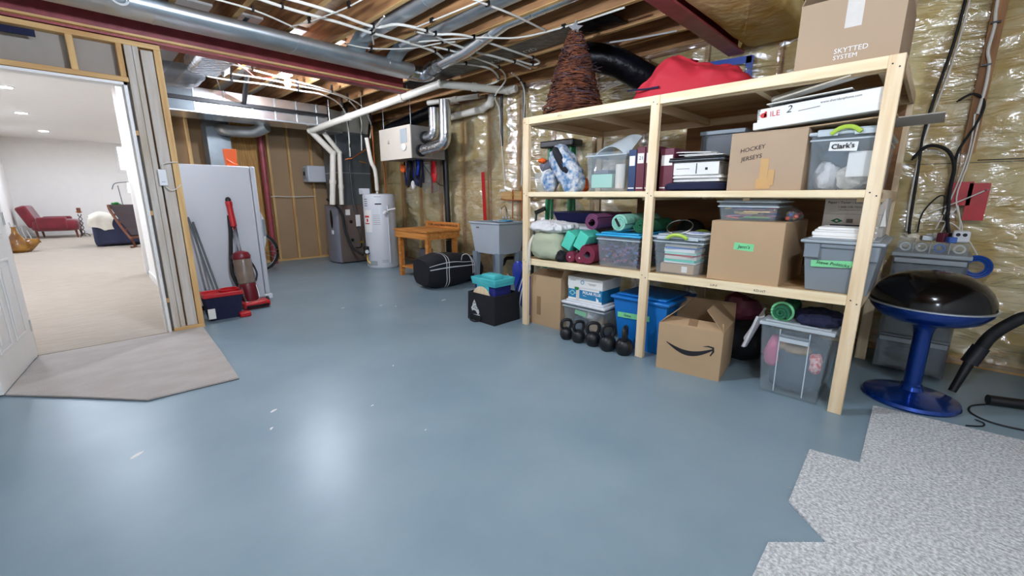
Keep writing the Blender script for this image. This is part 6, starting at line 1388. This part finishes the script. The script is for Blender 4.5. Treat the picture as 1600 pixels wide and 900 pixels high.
build(B().shell(0.72, 1.06, 4.89, 5.13, 0.235, 0.275, 0.0, 0.014), 'rim', 'red_plastic', t, bevel=0.008)
build(B().lathe([(0.085, 0.26), (0.09, 0.29), (0.075, 0.29), (0.07, 0.20)], (0.96, 5.01, 0), 20, caps=False), 'wringer', 'red_plastic', t)
build(B().box(0.74, 0.80, 4.885, 4.90, 0.03, 0.13), 'label', 'white_paper', t, smooth=False); build(B().box(1.0, 1.10, 4.86, 4.96, 0.0, 0.05), 'pedal', 'red_plastic', t, bevel=0.012)
for i, x in enumerate((0.80, 0.835)): build(B().cyl((x + 0.09, 5.10, 0.03), (x - 0.02, 5.42, 1.0 - 0.05 * i), 0.010, n=10), 'mop', 'galv_dark', label=['dark mop handle leaning on the freezer side', 'second mop handle next to the first in the bucket'][i], cat='mop', group='mop handles')
# bicycle behind the freezer
t = thing('bicycle', 'bicycle parked behind the freezer showing one wheel', 'bicycle', (2.0, 7.8, 0))
def wheel(cx, cy, r=0.31):
    dv_ = Vector((0.86, -0.51, 0))
    ring = lambda rr: [(cx + dv_.x * rr * math.cos(a), cy + dv_.y * rr * math.cos(a), r + 0.02 + rr * math.sin(a)) for a in [i * PI / 18 for i in range(36)]]
    w_ = build(B().tube(ring(r), 0.02, 8, 1, closed=True), 'tyre', 'black_rubber', t)
    build(B().tube(ring(r - 0.028), 0.009, 6, 1, closed=True), 'rim', 'galv_bright', w_)
    b = B()
    for i in range(16):
        a = i * PI / 8; b.cyl((cx, cy, r + 0.02), (cx + dv_.x * (r - 0.03) * math.cos(a), cy + dv_.y * (r - 0.03) * math.cos(a), r + 0.02 + (r - 0.03) * math.sin(a)), 0.002, n=4)
    build(b, 'spokes', 'galv', w_, kind='stuff')
    build(B().cyl((cx - 0.03, cy - 0.04, r + 0.02), (cx + 0.03, cy + 0.04, r + 0.02), 0.025, n=12), 'hub', 'galv_dark', w_)
wheel(1.93, 7.70); wheel(1.12, 8.18)
fr_ = [((1.93, 7.70, 0.33), (1.80, 7.78, 0.85)), ((1.80, 7.78, 0.78), (1.50, 7.95, 0.32)), ((1.80, 7.78, 0.85), (1.42, 8.0, 0.80)), ((1.42, 8.0, 0.88), (1.50, 7.95, 0.32)), ((1.50, 7.95, 0.32), (1.12, 8.18, 0.33)), ((1.42, 8.0, 0.80), (1.12, 8.18, 0.33))]
for p, q in fr_: build(B().cyl(p, q, 0.017, n=10), 'frame_tube', 'red_plastic', t)
build(B().blob((1.42, 8.0, 0.92), (0.13, 0.07, 0.03), 16, 8), 'saddle', 'black_plastic', t)
build(B().tube([(1.68, 7.55, 1.0), (1.74, 7.68, 1.02), (1.80, 7.78, 0.98), (1.90, 7.90, 1.02), (1.96, 8.02, 1.0)], 0.014, 8), 'handlebar', 'black_plastic', t)
# thermostat style box on the studs
t = thing('switch_box', 'white control box with looping wires on the corner studs', 'control box', (0.55, 4.735, 1.30))
build(B().box(0.525, 0.582, 4.715, 4.75, 1.30, 1.435), 'cover', 'white_plastic', t, bevel=0.004)
build(B().box(0.54, 0.565, 4.713, 4.716, 1.33, 1.333), 'slot', 'ink_grey', t, smooth=False)
build(B().tube([(0.555, 4.735, 1.435), (0.575, 4.73, 1.48), (0.62, 4.735, 1.495), (0.67, 4.735, 1.50)], 0.005, 6), 'wire', 'pvc', t); build(B().tube([(0.56, 4.735, 1.30), (0.60, 4.73, 1.262), (0.64, 4.735, 1.28), (0.67, 4.74, 1.31)], 0.005, 6), 'wire', 'pvc', t)

# ---------------------------------------------------------------- finished room beyond the doorway
t = thing('velvet_armchair', 'deep red velvet wing armchair by the far wall', 'armchair', (-0.6, 18.3, 0))
Ma = Matrix.Translation((-0.62, 18.25, 0.012)) @ Matrix.Rotation(-0.15, 4, 'Z')
build(B().blob((0.15, -0.05, 0.36), (0.50, 0.36, 0.17), 24, 12, e=0.4).xf(Ma), 'seat', 'velvet_red', t)
bk = B().box(-0.12, 0.12, -0.36, 0.36, 0.0, 0.62)
build(bk.rot(-0.35, (0, 0, 0), 'Y').xf(Matrix.Translation((-0.25, 0.0, 0.32))).xf(Ma), 'backrest', 'velvet_red', t, bevel=0.06, segs=3)
for y in (-0.36, 0.36): build(B().box(-0.2, 0.42, y - 0.07, y + 0.07, 0.25, 0.60).xf(Ma), 'armrest', 'velvet_red', t, bevel=0.05, segs=3)
for x in (-0.25, 0.55):
    for y in (-0.30, 0.30): build(B().cyl((x, y, 0.22), (x + 0.02, y, 0.0), 0.03, 0.02, n=10).xf(Ma), 'leg', 'chair_frame', t)
t = thing('candle_stand', 'twisted iron candle stand with a brown pillar candle', 'candle holder', (0.0, 17.8, 0.012))
for k in (0, 1): build(B().tube([(0.02 + 0.035 * math.cos(i * 0.9 + k * PI), 17.8 + 0.035 * math.sin(i * 0.9 + k * PI), 0.05 + i * 0.035) for i in range(19)], 0.010, 5, 2), 'twist', 'iron', t)
for k in range(3):
    a = k * 2 * PI / 3; build(B().tube([(0.02, 17.8, 0.12), (0.02 + 0.09 * math.cos(a), 17.8 + 0.09 * math.sin(a), 0.10), (0.02 + 0.14 * math.cos(a), 17.8 + 0.14 * math.sin(a), 0.022)], 0.010, 5), 'foot', 'iron', t)
build(B().lathe([(0.03, 0.70), (0.075, 0.73), (0.075, 0.74)], (0.02, 17.8, 0.012), 16), 'cup', 'copper', t); build(B().cyl((-0.0 + 0.02, 17.8, 0.75), (0.02, 17.8, 0.86), 0.045, n=14), 'candle', 'chair_frame', t)
t = thing('sofa', 'dark slate blue sofa seen from behind', 'sofa', (0.75, 14.3, 0.012))
build(B().box(0.20, 1.75, 14.0, 14.25, 0.05, 0.66), 'backrest', 'sofa_navy', t, bevel=0.06, segs=3)
build(B().box(0.20, 1.75, 14.25, 14.9, 0.05, 0.42), 'seat', 'sofa_navy', t, bevel=0.05, segs=3)
build(B().box(0.18, 0.40, 14.02, 14.9, 0.03, 0.58), 'armrest', 'sofa_navy', t, bevel=0.06, segs=3)
build(B().sheet(lambda u, v: (0.14 + 0.42 * u + 0.03 * math.sin(6 * v), 13.97 + 0.25 * max(0, 1 - v * 2.2) - 0.02 * math.sin(8 * u), 0.72 + 0.1 * math.sin(PI * u) - (0.50 * max(0, v - 0.35) * (1.3 - abs(u - 0.6)))), 14, 14, 0.02), 'cream_throw', 'cream_cloth', label='cream throw draped over the end of the dark sofa', cat='blanket')
t = thing('bentwood_chair', 'slatted brown wooden lounge chair leaning back in front of the sofa', 'chair', (0.85, 13.6, 0.012))
for x in (0.52, 0.98): build(B().tube([(x + 0.28, 13.3, 0.18), (x + 0.16, 13.5, 0.45), (x + 0.02, 13.7, 0.85), (x, 13.75, 1.0)], 0.028, 8), 'side_rail', 'chair_frame', t)
for k in range(5):
    s_ = k / 4; x = 0.52 + 0.27 * s_; build(B().box(x, x + 0.46, 13.72 - 0.40 * s_, 13.75 - 0.40 * s_, 0.93 - 0.70 * s_, 0.98 - 0.70 * s_), 'slat', 'chair_frame', t, smooth=False)
build(B().sheet(lambda u, v: (0.53 + 0.44 * u + 0.27 * v, 13.78 - 0.40 * v, 0.98 - 0.70 * v), 6, 10, 0.05), 'cushion', 'leather_dark', t)
for x in (0.75, 1.3): build(B().tube([(x, 13.2, 0.04), (x + 0.1, 13.5, 0.02), (x + 0.1, 14.0 - 0.05, 0.03)], 0.025, 8), 'sled_base', 'chair_frame', t)
for x in (0.78, 1.22): build(B().cyl((x + 0.02, 13.32, 0.18), (x + 0.05, 13.35, 0.03), 0.022, n=8), 'leg', 'chair_frame', t)
build(B().lathe([(0.10, 0.0), (0.17, 0.06), (0.18, 0.16), (0.12, 0.30), (0.05, 0.42), (0.035, 0.52), (0.05, 0.55)], (-1.02, 13.9, 0.012), 24), 'floor_vase', 'amber_ceramic', label='tall amber glazed floor vase with a narrow neck', cat='vase')
build(B().lathe([(0.08, -0.28), (0.15, -0.18), (0.16, -0.05), (0.10, 0.08), (0.05, 0.17), (0.06, 0.20)], (0, 0, 0), 24).rot(1.15, (0, 0, 0), 'Y').xf(Matrix.Translation((-0.87, 14.0, 0.17))), 'floor_vase', 'amber_ceramic', label='amber glazed vase lying on its side next to the tall one', cat='vase')
t = thing('fireplace_tools', 'thin metal rack of tools standing behind the vases', 'tool rack', (-1.15, 16.5, 0.012))
for k in range(4): build(B().cyl((-1.2 + 0.09 * k, 16.6, 0.012), (-1.27 + 0.09 * k, 16.6, 0.55 - 0.07 * k), 0.012, n=8), 'rod', 'galv', t)
build(B().box(-1.25, -0.85, 16.52, 16.68, 0.012, 0.03), 'tray', 'galv_dark', t, smooth=False)
t = thing('arc_lamp', 'slim floor lamp with a bowed arm and a glowing cream shade', 'floor lamp', (1.0, 17.2, 0.012))
build(B().lathe([(0.15, 0), (0.15, 0.02), (0.02, 0.03)], (1.02, 17.2, 0.012), 18), 'base', 'iron', t)
build(B().cyl((1.02, 17.2, 0.04), (0.94, 17.2, 1.5), 0.012, n=8), 'pole', 'galv_dark', t); build(B().tube([(0.80, 17.2, 1.38), (0.86, 17.2, 1.53), (0.96, 17.2, 1.58), (1.15, 17.2, 1.60), (1.28, 17.2, 1.58)], 0.012, 8), 'arm', 'galv_dark', t)
build(B().lathe([(0.14, 0.0), (0.13, 0.28)], (1.28, 17.2, 1.30), 20, caps=False), 'shade', 'lamp_cream', t)
t = thing('potted_plant', 'small green plant on a side table behind the lounge chair', 'plant', (0.72, 15.5, 0.0))
build(B().cyl((0.72, 15.5, 0.012), (0.72, 15.5, 0.80), 0.10, n=14), 'stand', 'white_plastic', t)
for k in range(9): a = k * 0.7; build(B().blob((0.72 + 0.08 * math.cos(a), 15.5 + 0.05 * math.sin(a), 0.92 + 0.012 * k), (0.07, 0.03, 0.03), 8, 6).rot(a, (0.72, 15.5, 0.9)), 'leaf', 'leaf', t)
# ---------------------------------------------------------------- bare bulbs on porcelain lampholders
def bulb(x, y, z, label, m='bulb_glow'):
    t = thing('ceiling_bulb', label, 'light bulb', (x, y, z), group='bare basement bulbs')
    build(B().lathe([(0.062, 0.10), (0.062, 0.085), (0.03, 0.07), (0.026, 0.045)], (x, y, z), 20), 'lampholder', 'white_plastic', t)
    build(B().lathe([(0.0005, -0.045), (0.018, -0.040), (0.031, -0.02), (0.034, 0.0), (0.028, 0.022), (0.016, 0.045)], (x, y, z), 18), 'glass', m, t)
    if z < 2.45: build(B().cyl((x, y, z + 0.136), (x, y, 2.636), 0.006, n=8), 'pendant_cord', 'black_rubber', t)
    build(B().box(x - 0.065, x + 0.065, y - 0.065, y + 0.065, z + 0.10, z + 0.136), 'junction_box', 'galv', t, smooth=False)
bulb(1.95, 5.60, 2.50, 'lit bare bulb below the joists beyond the dark red beam', 'bulb_glow_dim')
bulb(1.10, 2.00, 2.34, 'lit bare bulb hanging over the middle of the painted floor')
bulb(1.15, -0.35, 2.34, 'lit bare bulb hanging beside the speckled carpet', 'bulb_glow_half')
bulb(-0.9, -1.1, 2.34, 'lit bare bulb hanging at the near end of the basement', 'bulb_glow_half')  # added fill bulb behind the camera, brightens the open door and carpet piece
